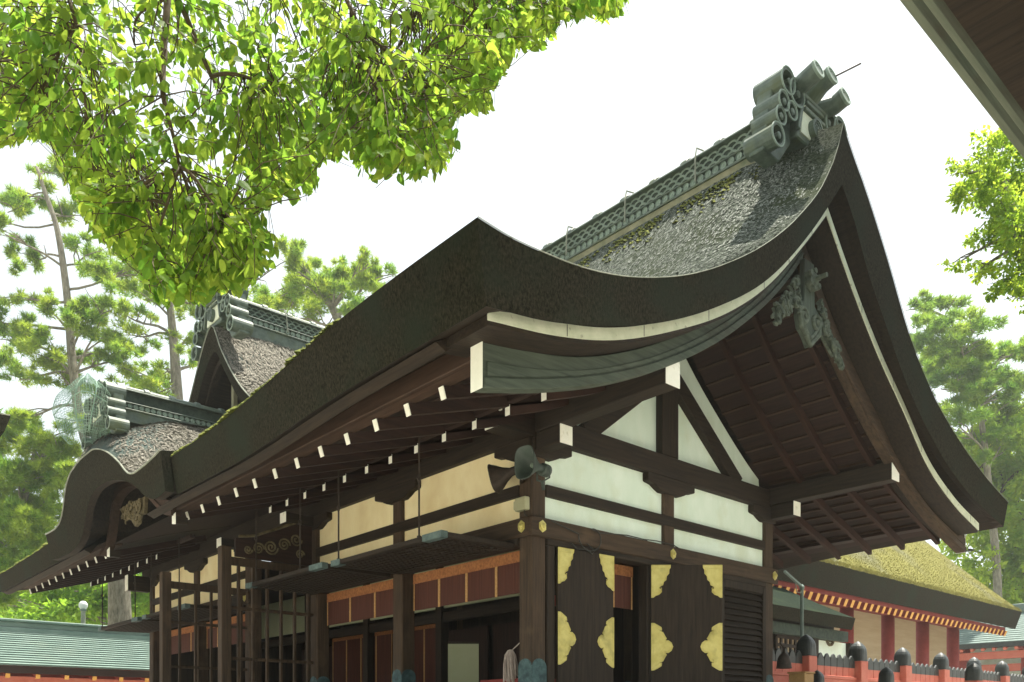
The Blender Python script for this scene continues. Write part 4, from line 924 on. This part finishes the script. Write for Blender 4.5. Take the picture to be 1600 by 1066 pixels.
for x, y in zip(xx, yy):
    z = zz_(y); a = rng.uniform(-.7, .7); h = rng.uniform(.01, .035)*(3.0 if y < Ye+.2 else 1); w_ = rng.uniform(.010, .024)*(1.5 if y < Ye+.2 else 1)
    m.add([(x-w_, y, z-.02), (x+w_, y+w_*a, z-.02), (x+a*.05, y-.05, z+h)], [(0, 1, 2)], 2)
m.build('moss_roof', [M_MOSSROOF, M_EDGE, M_MOSSC], t)
m = MB(); m.box(8, 37.6, 6.45, 6.6, 6.0, 6.16); m.build('eave_board', M_DRED, t)
for k in range(52):
    x = 12.0+.5*k
    m = MB(); m.beam((x, 6.42, 5.86), (x, 9, 6.9), .17, .24); r = m.build('rafter', M_DRED, t)
    m = MB(); m.beam((x, 6.405, 5.853), (x, 6.417, 5.858), .19, .27); m.build('yellow_rafter_end', M_YEL, r)
for a, b in ((24.9, 26.0), (28.6, 29.75), (32.15, 33.4), (35.6, 37.0), (20.9, 22.0)):
    m = MB(); m.tube([((a+b)/2, 8.4, .9), ((a+b)/2, 8.4, 6.6)], b*0+.30, 20); m.build('column', M_DRED, t, smooth=True)
for a, b in ((22, 25.0), (25.9, 28.7), (29.7, 32.2), (33.3, 35.7)):
    m = MB(); m.box(a, b, 8.45, 8.55, .9, 6.6); m.build('board_wall', M_CREAM, t)
m = MB(); m.box(20, 37.2, 8.2, 8.6, 6.2, 6.6); m.build('wall_plate', M_DRED, t)

# ------------------------------------------------------------------ corridors
t = thing('right_corridor', 'low corridor with grey shingle roof at the right edge', 'corridor', (46, 4, .9))
xc = 42.0; pts = [atX(1446, 1011, xc), atX(1600, 1000, xc)]; ze = pts[0][2]; rt = [P(1600, 966, 1)-CAM]
zr = ze+2.2; m = MB(); ya, yb = -6, 26
m.grid([[(xc+3.6*s, y, ze+2.0*s) for y in np.linspace(ya, yb, 40)] for s in np.linspace(0, 1, 10)], 0)
m.grid([[(xc+.1+3.6*s, y, ze-.28+2.0*s) for y in np.linspace(ya, yb, 4)] for s in np.linspace(0, 1, 3)], 1)
for k in range(15):
    s = (k+.0)/15; m.box(xc+3.6*s, xc+3.6*s+.02, ya, yb, ze+2.0*s-.02, ze+2.0*s+.035)
m.box(xc-.02, xc+.1, ya, yb, ze-.25, ze-.01, 1); m.build('shingle_roof', [M_SLATE, M_BLACK], t)
m = MB(); m.box(xc+3.3, xc+3.9, ya, yb, ze+1.9, ze+2.4); m.build('ridge', M_GREY, t, bevel=.04)
m = MB(); m.box(xc+.5, xc+.8, ya, yb, ze-.85, ze-.45); m.build('red_beam', M_RED, t)
m = MB(); m.box(xc+1.3, xc+1.6, ya, yb, ze-1.5, ze-1.1); m.build('red_tie', M_RED, t)
m = MB(); m.box(xc+3.4, xc+3.5, ya, yb, .9, ze+1.4); m.build('wall', M_PLASTER, t)
for y in np.arange(ya+.5, yb, 3.2): m = MB(); m.box(xc+1.2, xc+1.7, y-.22, y+.22, .9, ze-.1); p = m.build('post', M_DRED, t); m = MB(); m.box(xc+.3, xc+1.9, y-.18, y+.18, ze-.42, ze-.2); m.build('bracket', M_DRED, p)
for y in np.arange(ya+.2, yb, .55): m = MB(); m.beam((xc+.08, y, ze-.36), (xc+1.8, y, ze+.50), .16, .16); m.build('rafter', M_RED, t)

t = thing('left_corridor', 'low corridor with pale green copper roof and red beams at lower left', 'corridor', (-2, 22, 0))
yc = 22.0; ze = float(atY(0, 1038, yc)[2]); yr = yc+3.0; zr = float(atY(0, 986, yr)[2]); zt = float(atY(0, 966, yr)[2]); xa, xb = -16.0, 5.5
m = MB(); sx = 15
for k in range(sx):
    s0, s1 = k/sx, (k+1)/sx; f = lambda s: (yc+3.0*s, ze+(zr-ze)*s)
    (y0, z0), (y1, z1) = f(s0), f(s1)
    m.add([(xa, y0, z0+.045), (xb, y0, z0+.045), (xb, y1, z1), (xa, y1, z1)], [(0, 1, 2, 3)]); m.add([(xa, y0, z0-.02), (xb, y0, z0-.02), (xb, y0, z0+.045), (xa, y0, z0+.045)], [(0, 1, 2, 3)], 1)
for k in range(sx):
    for q in range(14):
        x = xa+(k % 2)*.75+q*1.5; s0 = k/sx; m.add([(x, yc+3*s0-.004, ze+(zr-ze)*s0-.0), (x+.012, yc+3*s0-.004, ze+(zr-ze)*s0), (x+.012, yc+3*(s0+.04), ze+(zr-ze)*(s0+.04)+.005), (x, yc+3*(s0+.04), ze+(zr-ze)*(s0+.04)+.005)], [(0, 1, 2, 3)], 1)
m.add([(xa, yr+.3, zr), (xb, yr+.3, zr), (xb, yr+3.6, ze), (xa, yr+3.6, ze)], [(0, 1, 2, 3)])
m.build('copper_roof', [M_COPR, M_GREY], t)
m = MB(); m.box(xa, xb, yr-.1, yr+.5, zr-.05, zr+(zt-zr)*.35); m.box(xa, xb, yr-.02, yr+.42, zr+(zt-zr)*.35+.002, zr+(zt-zr)*.8); m.box(xa, xb, yr-.14, yr+.54, zr+(zt-zr)*.8+.002, zt); m.build('box_ridge', M_COPR, t, bevel=.02)
m = MB(); m.box(xa, xb, yc+.02, yc+.14, ze-.26, ze-.035); m.build('eave_board', WR['x'], t)
m = MB(); m.box(xa, xb, yc+.9, yc+1.2, ze-.75, ze-.32); m.build('red_beam', M_RED, t); m = MB(); m.box(xa, xb, yc+.95, yc+1.15, ze-1.5, ze-.95); m.build('red_tie', M_DRED, t)
m = MB(); m.box(xa, xb, yr, yr+.1, .1, zr-.3); m.build('wall', M_DRED, t)
for x in np.arange(xa+.4, xb, .85):
    m = MB(); m.beam((x, yc+.1, ze-.34), (x, yc+2.4, ze+.35), .12, .13); r = m.build('rafter', M_DRED, t)
    m = MB(); m.beam((x, yc+.085, ze-.345), (x, yc+.097, ze-.341), .13, .14); m.build('yellow_rafter_end', M_YEL, r)
for x in np.arange(xa+1, xb, 2.8): m = MB(); m.box(x-.15, x+.15, yc+.9, yc+1.2, .05, ze-.76); m.build('post', M_RED, t)

gl = P(130, 946, 33)
t = thing('globe_lamp', 'white globe lamp on a slim pole behind the copper roof', 'street lamp', (gl[0], gl[1], 0))
m = MB(); m.lathe([(.02, -.17), (.09, -.15), (.15, -.08), (.17, 0), (.15, .08), (.09, .15), (.02, .17)], gl, 16); m.build('globe', M_GLOBE, t, smooth=True)
m = MB(); m.tube([(gl[0], gl[1], 0), (gl[0], gl[1], gl[2]-.17)], .085, 12); m.build('pole', M_TRIM, t); m = MB(); m.lathe([(.10, -.22), (.12, -.20), (.12, -.16), (.09, -.14)], gl, 14); m.build('collar', M_GREY, t)

pp = P(1253, 917, 19.5)
t = thing('slim_pole', 'thin grey pole with a slanting arm in front of the dark chapel roof', 'pole', (pp[0], pp[1], .9))
m = MB(); m.tube([(pp[0], pp[1], .9), (pp[0], pp[1], pp[2])], .04, 8); m.lathe([(.05, -.06), (.06, 0), (.02, .06)], pp, 10); m.build('shaft', M_GREY, t)
m = MB(); pq = P(1226, 893, 19.0); m.beam(pp+np.array([0, 0, .0]), pq, .06, .05); m.build('arm', M_GREY, t, bevel=.006); m = MB(); m.tube([pp, pp+np.array([-.05, 0, -.15]), P(1245, 925, 19.4), P(1243, 912, 19.4)], .012, 5); m.build('lead', M_TRIM, t)

# ------------------------------------------------------------------ neighbouring roofs that reach into the frame
t = thing('overhead_eave_hall', 'dark layered eave of a neighbouring hall in the top right corner', 'hall', (2, -11, 0))
xa, xb = -9.0, 16.0
for k, (y, z) in enumerate(((-6.40, 5.50), (-6.475, 5.44), (-6.54, 5.39), (-6.60, 5.34))):
    m = MB(); m.box(xa-.0, xb-.08*k, -13.5, y, z, z+.065 if k else z+.35); m.build('eave_layer', (M_STRIPE if k % 2 == 0 else WG['x']), t, bevel=.006)
m = MB(); m.box(xa, xb-.4, -13.5, -6.66, 5.30, 5.339); m.build('soffit', WD['y'], t)
for x in np.arange(xa+.3, xb-.5, .6): m = MB(); m.box(x-.06, x+.06, -13.4, -6.9, 5.16, 5.298); m.build('rafter', WR['y'], t)
m = MB(); m.prism([(-6.40, 5.852), (-13.5, 8.6), (-13.6, 8.6), (-13.5, 5.852)], (xa, 0, 0), (0, 1, 0), (0, 0, 1), (xb-xa, 0, 0)); m.build('roof', M_THATCH, t)
for x in (1.5, 6.5, 11.5): m = MB(); m.box(x-.15, x+.15, -12.15, -11.85, .01, 5.22); m.build('post', WP['z'], t, bevel=.02)
c = P(16, 650, 13)
t = thing('distant_eave_hall', 'dark eave corner of another roof at the left edge', 'hall', (c[0]-3, c[1]+1, 0))
ex = -RV; ey = c-CAM; ey[2] = 0; ey /= np.linalg.norm(ey); ey = ey*.9-RV*.2
m = MB(); m.prism([(0, 0), (-.0, -.03), (.09, -.24), (.3, -.30), (4, -.30), (4, .35), (.3, .05)], c, ex, (0, 0, 1), ey*3.0); m.build('eave', M_EDGE, t)
m = MB(); m.tube([c+np.array([0, 0, .01]), c+ex*.3+np.array([0, 0, .06]), c+ex*4+np.array([0, 0, .36])], .012, 5); m.build('edge_batten', M_TRIM, t)
q = c+ex*2.5+ey*1.5; m = MB(); m.box(q[0]-.12, q[0]+.12, q[1]-.12, q[1]+.12, .01, c[2]-.3); m.build('post', WD['z'], t)
# ------------------------------------------------------------------ vegetation
def finish(name, V, F, tint, mt, parent, loc_smooth=False):
    me = bpy.data.meshes.new(name); o0 = org(parent)
    me.from_pydata((np.asarray(V)-o0).tolist(), [], F); me.materials.append(mt)
    at = me.attributes.new('tint', 'FLOAT', 'FACE'); at.data.foreach_set('value', np.asarray(tint, np.float32)); me.update()
    o = bpy.data.objects.new(name, me); COL.objects.link(o); o.parent = parent; ORG[o.name] = o0
    return o
def frames(n, dirs):
    d = dirs/np.linalg.norm(dirs, axis=1, keepdims=True); r = rng.normal(size=(n, 3)); a = np.cross(d, r); a /= np.linalg.norm(a, axis=1, keepdims=True)+1e-9
    return d, a, np.cross(d, a)
LEAFP = [(0, 0), (.16, .24), (.42, .32), (.72, .20), (1.0, 0)]
def leaves(pos, dirs, size, nrm=None):
    """folded ovate blades: 8 vertices, 6 faces each"""
    n = len(pos); d, a, u = frames(n, dirs)
    size = np.asarray(size)[:, None]; wdt = rng.uniform(.8, 1.2, (n, 1)); cup = rng.uniform(.02, .11, (n, 1)); droop = rng.uniform(-.05, .22, (n, 1))
    V = []
    mids = [pos+d*size*t-u*size*droop*t*t for t, _ in LEAFP]
    V += mids
    for sg in (1, -1):
        for t, wv in LEAFP[1:4]: V.append(pos+d*size*t-u*size*droop*t*t+sg*a*size*wv*wdt+u*size*wv*cup*2)
    V = np.stack(V, 1).reshape(-1, 3); F = []
    for i in range(n):
        b = i*11
        F += [(b, b+1, b+5), (b+1, b+2, b+6, b+5), (b+2, b+3, b+7, b+6), (b+3, b+4, b+7), (b, b+8, b+1), (b+1, b+8, b+9, b+2), (b+2, b+9, b+10, b+3), (b+3, b+10, b+4)]
    return V, F, 8
def quads(pos, dirs, size, asp=.55):
    n = len(pos); d, a, u = frames(n, dirs); s = np.asarray(size)[:, None]
    V = np.stack([pos, pos+d*s*.5+a*s*asp*.5+u*s*.08, pos+d*s, pos+d*s*.5-a*s*asp*.5+u*s*.08], 1).reshape(-1, 3)
    return V, [(4*i, 4*i+1, 4*i+2, 4*i+3) for i in range(n)], 1
def tufts(pos, axis, L_, k=11, wd=.0085):
    n = len(pos); ax = axis/np.linalg.norm(axis, axis=1, keepdims=True)
    p = np.repeat(pos, k, 0); d = np.repeat(ax, k, 0)*.75+rng.normal(0, .62, (n*k, 3)); d, a, u = frames(n*k, d)
    l = L_*rng.uniform(.7, 1.15, (n*k, 1))
    V = np.stack([p-a*wd, p+a*wd, p+d*l], 1).reshape(-1, 3)
    return V, [(3*i, 3*i+1, 3*i+2) for i in range(n*k)], k
def limb(m, a, b, ra, rb, sag=.1, n=7, wob=.05):
    a = np.array(a, float); b = np.array(b, float); L_ = np.linalg.norm(b-a); ts = np.linspace(0, 1, n)
    w1 = rng.normal(0, wob*L_, 3)
    pts = [a*(1-t)+b*t+np.array([0, 0, sag*L_*math.sin(PI*t)])+w1*math.sin(2*PI*t)*.6 for t in ts]
    m.tube(pts, list(np.linspace(ra, rb, n)), 7); return pts
def pads_to_tree(name, label, cat, trunk, rads, pads, d0, kind, group, dens=1.0, mt=None, leaf=.16, limbs=True, tint=(0, 1), fore=None, barkm=None):
    """trunk: [(px,py,depth)...], pads: (px,py,rx,ry[,depth offset]) - each becomes a foliage mass of real depth"""
    tp = [P(*q) for q in trunk]; base = np.array([tp[0][0], tp[0][1], 0]) 
    t = thing(name, label, cat, base, group)
    m = MB(); pts = [base]+tp if tp[0][2] > .3 else tp
    rr = [rads[0]*1.15]+list(np.interp(np.linspace(0, 1, len(tp)), [0, 1], [rads[0], rads[1]])) if tp[0][2] > .3 else list(np.interp(np.linspace(0, 1, len(tp)), [0, 1], [rads[0], rads[1]]))
    # smooth the trunk line
    fine = []; fr = []
    for i in range(len(pts)-1):
        for s in np.linspace(0, 1, 5)[:-1]: fine.append(pts[i]*(1-s)+pts[i+1]*s); fr.append(rr[i]*(1-s)+rr[i+1]*s)
    fine.append(pts[-1]); fr.append(rr[-1]); fine = np.array(fine)
    for _ in range(2): fine[1:-1] = (fine[:-2]+2*fine[1:-1]+fine[2:])/4
    m.tube(list(fine), fr, 10)
    Vs, Fs, Ts = [], [], []; nv = 0; br = m
    sat = []
    for pd in pads:
        for _ in range(2 if kind == 'pine' else 3):
            an = rng.uniform(0, 2*PI); f = rng.uniform(.9, 1.35); q = rng.uniform(.45, .75)
            sat.append((pd[0]+pd[2]*f*math.cos(an), pd[1]+pd[3]*f*1.2*math.sin(an), pd[2]*q, pd[3]*q, rng.uniform(-2.2, 2.2)*d0/30, 1))
    for pd in list(pads)+sat:
        px, py, rx, ry = pd[:4]; rx *= 1.22; ry *= 1.3; d = d0+(pd[4] if len(pd) > 4 else rng.uniform(-1.5, 1.5)*d0/30)
        c = P(px, py, d); sx = rx*d/FPX; sz = ry*d/FPX
        if limbs and len(pd) < 6:
            j = int(np.argmin(np.linalg.norm(fine-(c-np.array([0, 0, sz*1.2])), axis=1))); s0 = fine[j]
            ps = limb(br, s0, c-np.array([0, 0, sz*.3]), min(fr[j]*.4, .085*d0/30), .02*d0/30, .04)
            for _ in range(4): limb(br, ps[rng.integers(3, 6)], c+np.array([rng.uniform(-.8, .8)*sx, rng.uniform(-.8, .8)*sx, rng.uniform(-.5, .6)*sz]), .028*d0/30, .008*d0/30, .06, 5)
        if kind == 'pine': n = int(dens*PI*rx*ry/19)
        else: n = int(dens*PI*rx*ry*(d/FPX/leaf)**2*8.0)
        q = rng.normal(size=(n, 3)); q /= np.linalg.norm(q, axis=1, keepdims=True); q *= rng.uniform(0, 1, (n, 1))**.45
        # break each mass into sub-clumps
        kc = max(4, n//40); cc = rng.normal(size=(kc, 3)); cc /= np.linalg.norm(cc, axis=1, keepdims=True); cc *= rng.uniform(.25, .95, (kc, 1)); sel = rng.integers(0, kc, n)
        q = cc[sel]*.80+q*(.30 if kind == 'pine' else .36)
        pos = c+q*np.array([sx, sx, sz])*1.0
        tn = rng.uniform(*tint, kc)[sel]*.6+rng.uniform(*tint, n)*.4
        if kind == 'pine':
            ax = q*np.array([1, 1, .6])+np.array([0, 0, .6]); V, F, k = tufts(pos, ax+rng.normal(0, .3, (n, 3)), leaf*1.2, 10, .0155*d0/30)
        else:
            dr = q+rng.normal(0, .6, (n, 3))+np.array([0, 0, -.35]); V, F, k = quads(pos, dr, leaf*rng.uniform(.6, 1.3, n))
        Vs.append(V); Fs += [tuple(i+nv for i in f) for f in F]; nv += len(V); Ts.append(np.repeat(tn, k))
    finish('crown', np.concatenate(Vs), Fs, np.concatenate(Ts), mt or (M_NEEDLE if kind == 'pine' else M_LEAFY), t)
    br.build('trunk', barkm or M_BARK, t, smooth=True)
    return t
G_ = 'pines behind the hall'
pads_to_tree('pine_tree', 'tallest pine with a bare crooked trunk behind the netted ridge end', 'pine tree',
    [(262, 1000, 38), (235, 860, 38), (158, 760, 38), (124, 660, 38), (112, 560, 38), (106, 470, 38), (97, 400, 38), (88, 350, 38), (70, 300, 38), (58, 262, 38)], (.27, .07),
    [(75, 265, 30, 14), (48, 300, 40, 18), (12, 325, 26, 18), (100, 330, 38, 18), (50, 395, 22, 26), (135, 405, 42, 22), (10, 470, 22, 14), (225, 425, 50, 18), (165, 470, 34, 16),
     (20, 525, 40, 26), (80, 545, 46, 30), (110, 575, 34, 20), (150, 515, 38, 24), (185, 535, 32, 24), (75, 480, 26, 16), (170, 560, 34, 16), (30, 590, 22, 10), (35, 650, 26, 10), (110, 600, 36, 14), (130, 490, 26, 20), (8, 360, 24, 16), (-40, 500, 40, 30), (-50, 350, 40, 30)], 38, 'pine', G_, .95, leaf=.27)
pads_to_tree('pine_tree', 'slender straight pine between the tall pine and the dormer gable', 'pine tree',
    [(284, 700, 40), (277, 620, 40), (272, 540, 40), (266, 480, 40), (258, 420, 40), (252, 370, 40)], (.30, .07),
    [(235, 610, 40, 12), (212, 520, 40, 15), (200, 585, 28, 11), (240, 468, 36, 14), (302, 470, 30, 16), (296, 530, 22, 18), (315, 565, 20, 12), (255, 580, 30, 12), (230, 430, 46, 18), (300, 430, 40, 18), (200, 490, 30, 12), (260, 640, 30, 10)], 40, 'pine', G_, .8, leaf=.27)
pads_to_tree('pine_tree', 'spreading pine behind the dormer ridge, its trunk hidden by the roofs', 'pine tree',
    [(560, 640, 43), (545, 540, 43), (520, 480, 43), (490, 440, 43), (465, 405, 43)], (.34, .06),
    [(455, 410, 24, 22), (470, 432, 36, 20), (440, 455, 30, 20), (495, 455, 46, 24), (555, 435, 42, 22), (592, 425, 26, 18), (600, 460, 26, 20), (535, 475, 54, 22), (430, 490, 36, 18), (560, 500, 40, 16), (575, 408, 18, 12), (480, 490, 46, 18), (525, 430, 24, 16), (380, 440, 40, 24)], 43, 'pine', G_, 1.0, leaf=.29)
pads_to_tree('pine_tree', 'full sunlit pine left of the cusped gable, reaching below the eave', 'pine tree',
    [(-60, 1000, 36), (-40, 900, 36), (-10, 840, 36), (30, 800, 36), (50, 740, 36), (55, 700, 36)], (.34, .08),
    [(20, 685, 44, 20), (70, 700, 46, 24), (25, 735, 50, 28), (85, 745, 36, 28), (15, 785, 44, 30), (65, 795, 46, 34), (20, 840, 44, 28), (70, 850, 42, 28), (15, 890, 36, 22), (50, 880, 36, 18), (-50, 760, 60, 60), (8, 925, 34, 26), (30, 905, 30, 20), (100, 700, 26, 26), (130, 660, 30, 14)], 36, 'pine', G_, 1.5, leaf=.26)
pads_to_tree('pine_tree', 'blue green pine behind the right slope of the gable', 'pine tree',
    [(1560, 900, 54), (1545, 760, 54), (1535, 660, 54), (1510, 570, 54), (1490, 500, 54), (1440, 480, 54)], (.26, .06),
    [(1432, 478, 22, 16), (1470, 492, 36, 20), (1525, 508, 40, 18), (1450, 525, 36, 20), (1500, 535, 48, 20), (1568, 560, 40, 16), (1475, 565, 42, 20), (1540, 580, 40, 18), (1590, 545, 24, 14), (1505, 615, 50, 20), (1580, 610, 36, 18), (1470, 600, 40, 20), (1500, 660, 52, 20), (1560, 645, 40, 16), (1650, 560, 50, 30), (1530, 690, 40, 18), (1545, 600, 40, 22), (1525, 560, 40, 22), (1590, 590, 34, 20), (1450, 555, 30, 18), (1560, 700, 34, 16)], 54, 'pine', G_, 1.1, leaf=.37, tint=(0, .7))
pads_to_tree('broadleaf_tree', 'pale green tree cut by the right edge below the overhead eave', 'tree',
    [(1720, 900, 17), (1690, 600, 17), (1650, 450, 17), (1600, 380, 17), (1570, 300, 17), (1545, 230, 17)], (.22, .04),
    [(1540, 235, 34, 26), (1575, 270, 36, 34), (1512, 265, 22, 18), (1560, 330, 40, 30), (1590, 380, 34, 34), (1540, 375, 22, 20), (1580, 430, 30, 28), (1515, 300, 18, 14), (1590, 462, 22, 14), (1650, 300, 60, 70), (1660, 420, 60, 60), (1490, 415, 12, 4), (1530, 420, 22, 6), (1600, 225, 24, 20)], 17, 'broad', None, .95, leaf=.105, tint=(.2, 1))
pads_to_tree('broadleaf_tree', 'sunlit leafy tree with dark forked limbs beyond the moss roof', 'tree',
    [(1620, 980, 58), (1590, 920, 58), (1560, 870, 58), (1535, 815, 58), (1510, 770, 58)], (.42, .12),
    [(1560, 680, 46, 26), (1520, 705, 40, 30), (1590, 720, 40, 40), (1550, 760, 50, 34), (1590, 800, 44, 58), (1530, 810, 46, 34), (1560, 850, 40, 30), (1600, 880, 36, 40), (1545, 905, 44, 26), (1500, 850, 40, 30), (1590, 650, 36, 24), (1650, 760, 60, 100), (1490, 770, 36, 40), (1470, 680, 34, 30), (1500, 730, 40, 36), (1545, 730, 44, 34), (1600, 690, 40, 40), (1575, 650, 40, 24), (1565, 800, 44, 34), (1585, 940, 40, 30), (1520, 930, 40, 26), (1600, 1000, 50, 40)], 58, 'broad', None, .95, leaf=.36, tint=(.25, 1), barkm=M_TWIG)
pads_to_tree('broadleaf_tree', 'dark leafy tree low behind the copper roof', 'tree',
    [(205, 1000, 47), (200, 950, 47), (190, 915, 47)], (.25, .1),
    [(120, 925, 52, 26), (60, 950, 50, 20), (165, 940, 40, 26), (215, 925, 40, 34), (110, 955, 60, 18), (230, 950, 40, 26), (150, 895, 50, 24), (250, 900, 40, 30), (15, 935, 46, 30), (-40, 930, 50, 40)], 47, 'broad', None, 2.0, leaf=.30, tint=(0, .5))
pads_to_tree('pine_tree', 'thick grey pine trunk seen under the far end of the eave', 'pine tree',
    [(188, 1000, 41), (187, 940, 41), (184, 860, 41), (180, 760, 41), (172, 680, 41)], (.56, .36),
    [(150, 640, 30, 14), (190, 655, 34, 12), (215, 600, 30, 12)], 41, 'pine', G_, .7, leaf=.28)

# the near camphor whose branches hang over the view
poly = np.array([(-400, 250), (0, 244), (38, 232), (62, 226), (88, 236), (95, 282), (118, 330), (140, 374), (180, 404), (205, 420), (236, 470), (262, 488), (292, 474), (310, 490), (338, 462), (372, 470), (402, 446), (440, 408), (432, 372), (408, 340), (436, 318), (468, 322), (502, 306), (492, 272), (540, 246), (556, 270), (585, 298), (612, 280), (650, 296), (688, 282), (722, 238), (700, 196), (742, 184), (776, 184), (770, 150), (800, 112), (808, 84), (842, 92), (868, 58), (896, 50), (925, 28), (950, 46), (985, 26), (992, -20), (1020, -300), (-400, -300)], float)
def inside(px, py):
    x, y = px, py; r = False; j = len(poly)-1
    for i in range(len(poly)):
        if (poly[i, 1] > y) != (poly[j, 1] > y) and x < (poly[j, 0]-poly[i, 0])*(y-poly[i, 1])/(poly[j, 1]-poly[i, 1])+poly[i, 0]: r = not r
        j = i
    return r
tb = P(-900, 1130, 6.5); tb[2] = 0
CT = thing('camphor_tree', 'bright green broadleaf tree whose branches hang over the upper left', 'tree', tb)
crotch = np.array([tb[0], tb[1], 3.2])
m = MB(); m.tube([tb, tb+np.array([.05, 0, .4]), tb+np.array([.1, .05, 1.6]), crotch, crotch+np.array([-.3, .3, 1.5]), crotch+np.array([-.6, .2, 4])], [.48, .36, .31, .28, .2, .1], 14); br = m; nb_ = len(m.f)
HUBS = [P(-250, -60, 5.4), P(60, -120, 5.0), P(262, -30, 4.8), P(255, 150, 4.6), P(480, -120, 5.2), P(700, -110, 5.2), P(560, 40, 5.0), P(120, 40, 4.6), P(330, 120, 5.0), P(280, 260, 4.7), P(880, -140, 5.0), P(430, 130, 4.9), P(0, 60, 5.6), P(660, 140, 4.9), P(350, 340, 4.6), P(590, 200, 4.7), P(60, 150, 4.8), P(-80, 170, 5.2), P(820, 10, 5.1), P(180, 320, 4.7), P(760, 60, 5.0), P(930, -60, 5.1), P(240, 400, 4.6), P(150, 330, 4.9), P(395, 390, 4.7), P(285, 440, 4.7), P(160, 180, 5.9), P(400, 240, 6.0), P(520, 130, 6.3), P(250, 330, 5.9), P(640, 30, 6.3), P(760, -60, 6.2), P(80, 60, 6.2), P(-100, 40, 6.3), P(210, 70, 5.6),  P(330, 0, 6.2), P(880, -20, 6.2)]
NODES = []
def link(a, b, ra, rb):
    ps = limb(br, a, b, ra, rb, .05, 9, .03)
    if ra < .1: NODES.extend(ps)
    return ps
link(crotch, HUBS[0], .15, .10); link(HUBS[0], HUBS[1], .09, .06); link(HUBS[1], HUBS[2], .05, .035); link(HUBS[2], HUBS[3], .022, .015); link(HUBS[1], HUBS[4], .05, .035); link(HUBS[4], HUBS[5], .035, .02); link(HUBS[4], HUBS[6], .018, .012)
link(HUBS[1], HUBS[7], .016, .01); link(HUBS[2], HUBS[8], .018, .012); link(HUBS[3], HUBS[9], .013, .008); link(HUBS[5], HUBS[10], .02, .01); link(HUBS[8], HUBS[11], .012, .008); link(HUBS[0], HUBS[12], .03, .014)
for i, j in ((6, 13), (9, 14), (6, 15), (7, 16), (12, 17), (5, 18), (9, 19), (5, 20), (10, 21), (9, 22), (7, 23), (14, 24), (22, 25), (7, 26), (11, 27), (6, 28), (26, 29), (5, 30), (30, 31), (12, 32), (12, 33), (2, 34), (31, 35)): link(HUBS[i], HUBS[j], .010, .006)
HUB = np.array(NODES)
LP, LD, LS, LT = [], [], [], []
tries = 0; nt_ = 0
while nt_ < 1500 and tries < 24000:
    tries += 1
    px = rng.uniform(-320, 1000); py = rng.uniform(-220, 500)
    if rng.uniform() < .33:
        j = rng.integers(1, len(poly)-4); s = rng.uniform(); px, py = poly[j]*(1-s)+poly[j+1]*s; py -= rng.uniform(2, 60); px += rng.uniform(-14, 10)
    if py < -20 and rng.uniform() < .5: continue
    if not inside(px, py): continue
    d = rng.uniform(4.2, 7.8); e = P(px, py, d)
    dd = np.linalg.norm(HUB-e-np.array([0, 0, .30]), axis=1); h = HUB[np.argsort(dd)[rng.integers(0, 9)]]
    L_ = np.linalg.norm(e-h)
    if L_ > 1.25: continue
    k = max(5, int(L_/.16)); ts = np.linspace(0, 1, k)
    w1 = rng.normal(0, .06, 3)
    pts = [h*(1-t)+e*t+np.array([0, 0, .16*L_*math.sin(PI*t)*(1-t)])+w1*math.sin(PI*t) for t in ts]
    vis = [inside(*proj(p)[:2]) for p in pts]
    if not all(vis[k//3:-1]): continue
    nt_ += 1
    br.tube(pts, list(np.linspace(.0048, .0016, k)), 4, cap=False)
    nl = rng.integers(12, 21); tone = rng.uniform(0, 1)
    for i in range(nl):
        t = 1-rng.uniform(0, 1)**1.2*min(.8, .5/L_); j = min(k-2, int(t*(k-1))); s = t*(k-1)-j
        q = pts[j]*(1-s)+pts[j+1]*s; ax = pts[j+1]-pts[j]; ax /= np.linalg.norm(ax)
        sd2 = rng.normal(size=3); sd2 -= ax*(sd2@ax); sd2 /= np.linalg.norm(sd2)
        dr = ax*.45+sd2*.75+np.array([0, 0, -.75])
        q = q+sd2*rng.uniform(.015, .05)
        x_, y_, _ = proj(q+dr*.06)
        if not inside(x_, y_): continue
        LP.append(q); LD.append(dr); LS.append(rng.choice([rng.uniform(.038, .06), rng.uniform(.055, .085), rng.uniform(.065, .09)])); LT.append((.6*tone+.4*rng.uniform())**1.35)
V, F, k = leaves(np.array(LP), np.array(LD), np.array(LS))
finish('leaves', V, F, np.repeat(np.array(LT), k), M_LEAF, CT)
br.m = [1]*nb_+[0]*(len(br.f)-nb_); br.build('trunk', [M_TWIG, M_BARK], CT, smooth=True)
print('camphor leaves', len(LP), 'twigs', nt_)
# ------------------------------------------------------------------ thin bright air
m = MB(); m.box(-60, 130, -60, 130, -1, 32)
hz = bpy.data.materials.new('thin_air'); hz.use_nodes = True; n_ = hz.node_tree
n_.nodes.remove(n_.nodes['Principled BSDF']); pv = n_.nodes.new('ShaderNodeVolumePrincipled')
pv.inputs['Density'].default_value = .0008; pv.inputs['Color'].default_value = (.93, .98, .95, 1); pv.inputs['Anisotropy'].default_value = .2
n_.links.new(pv.outputs[0], n_.nodes['Material Output'].inputs['Volume'])
m.build('haze', hz, kind='stuff')
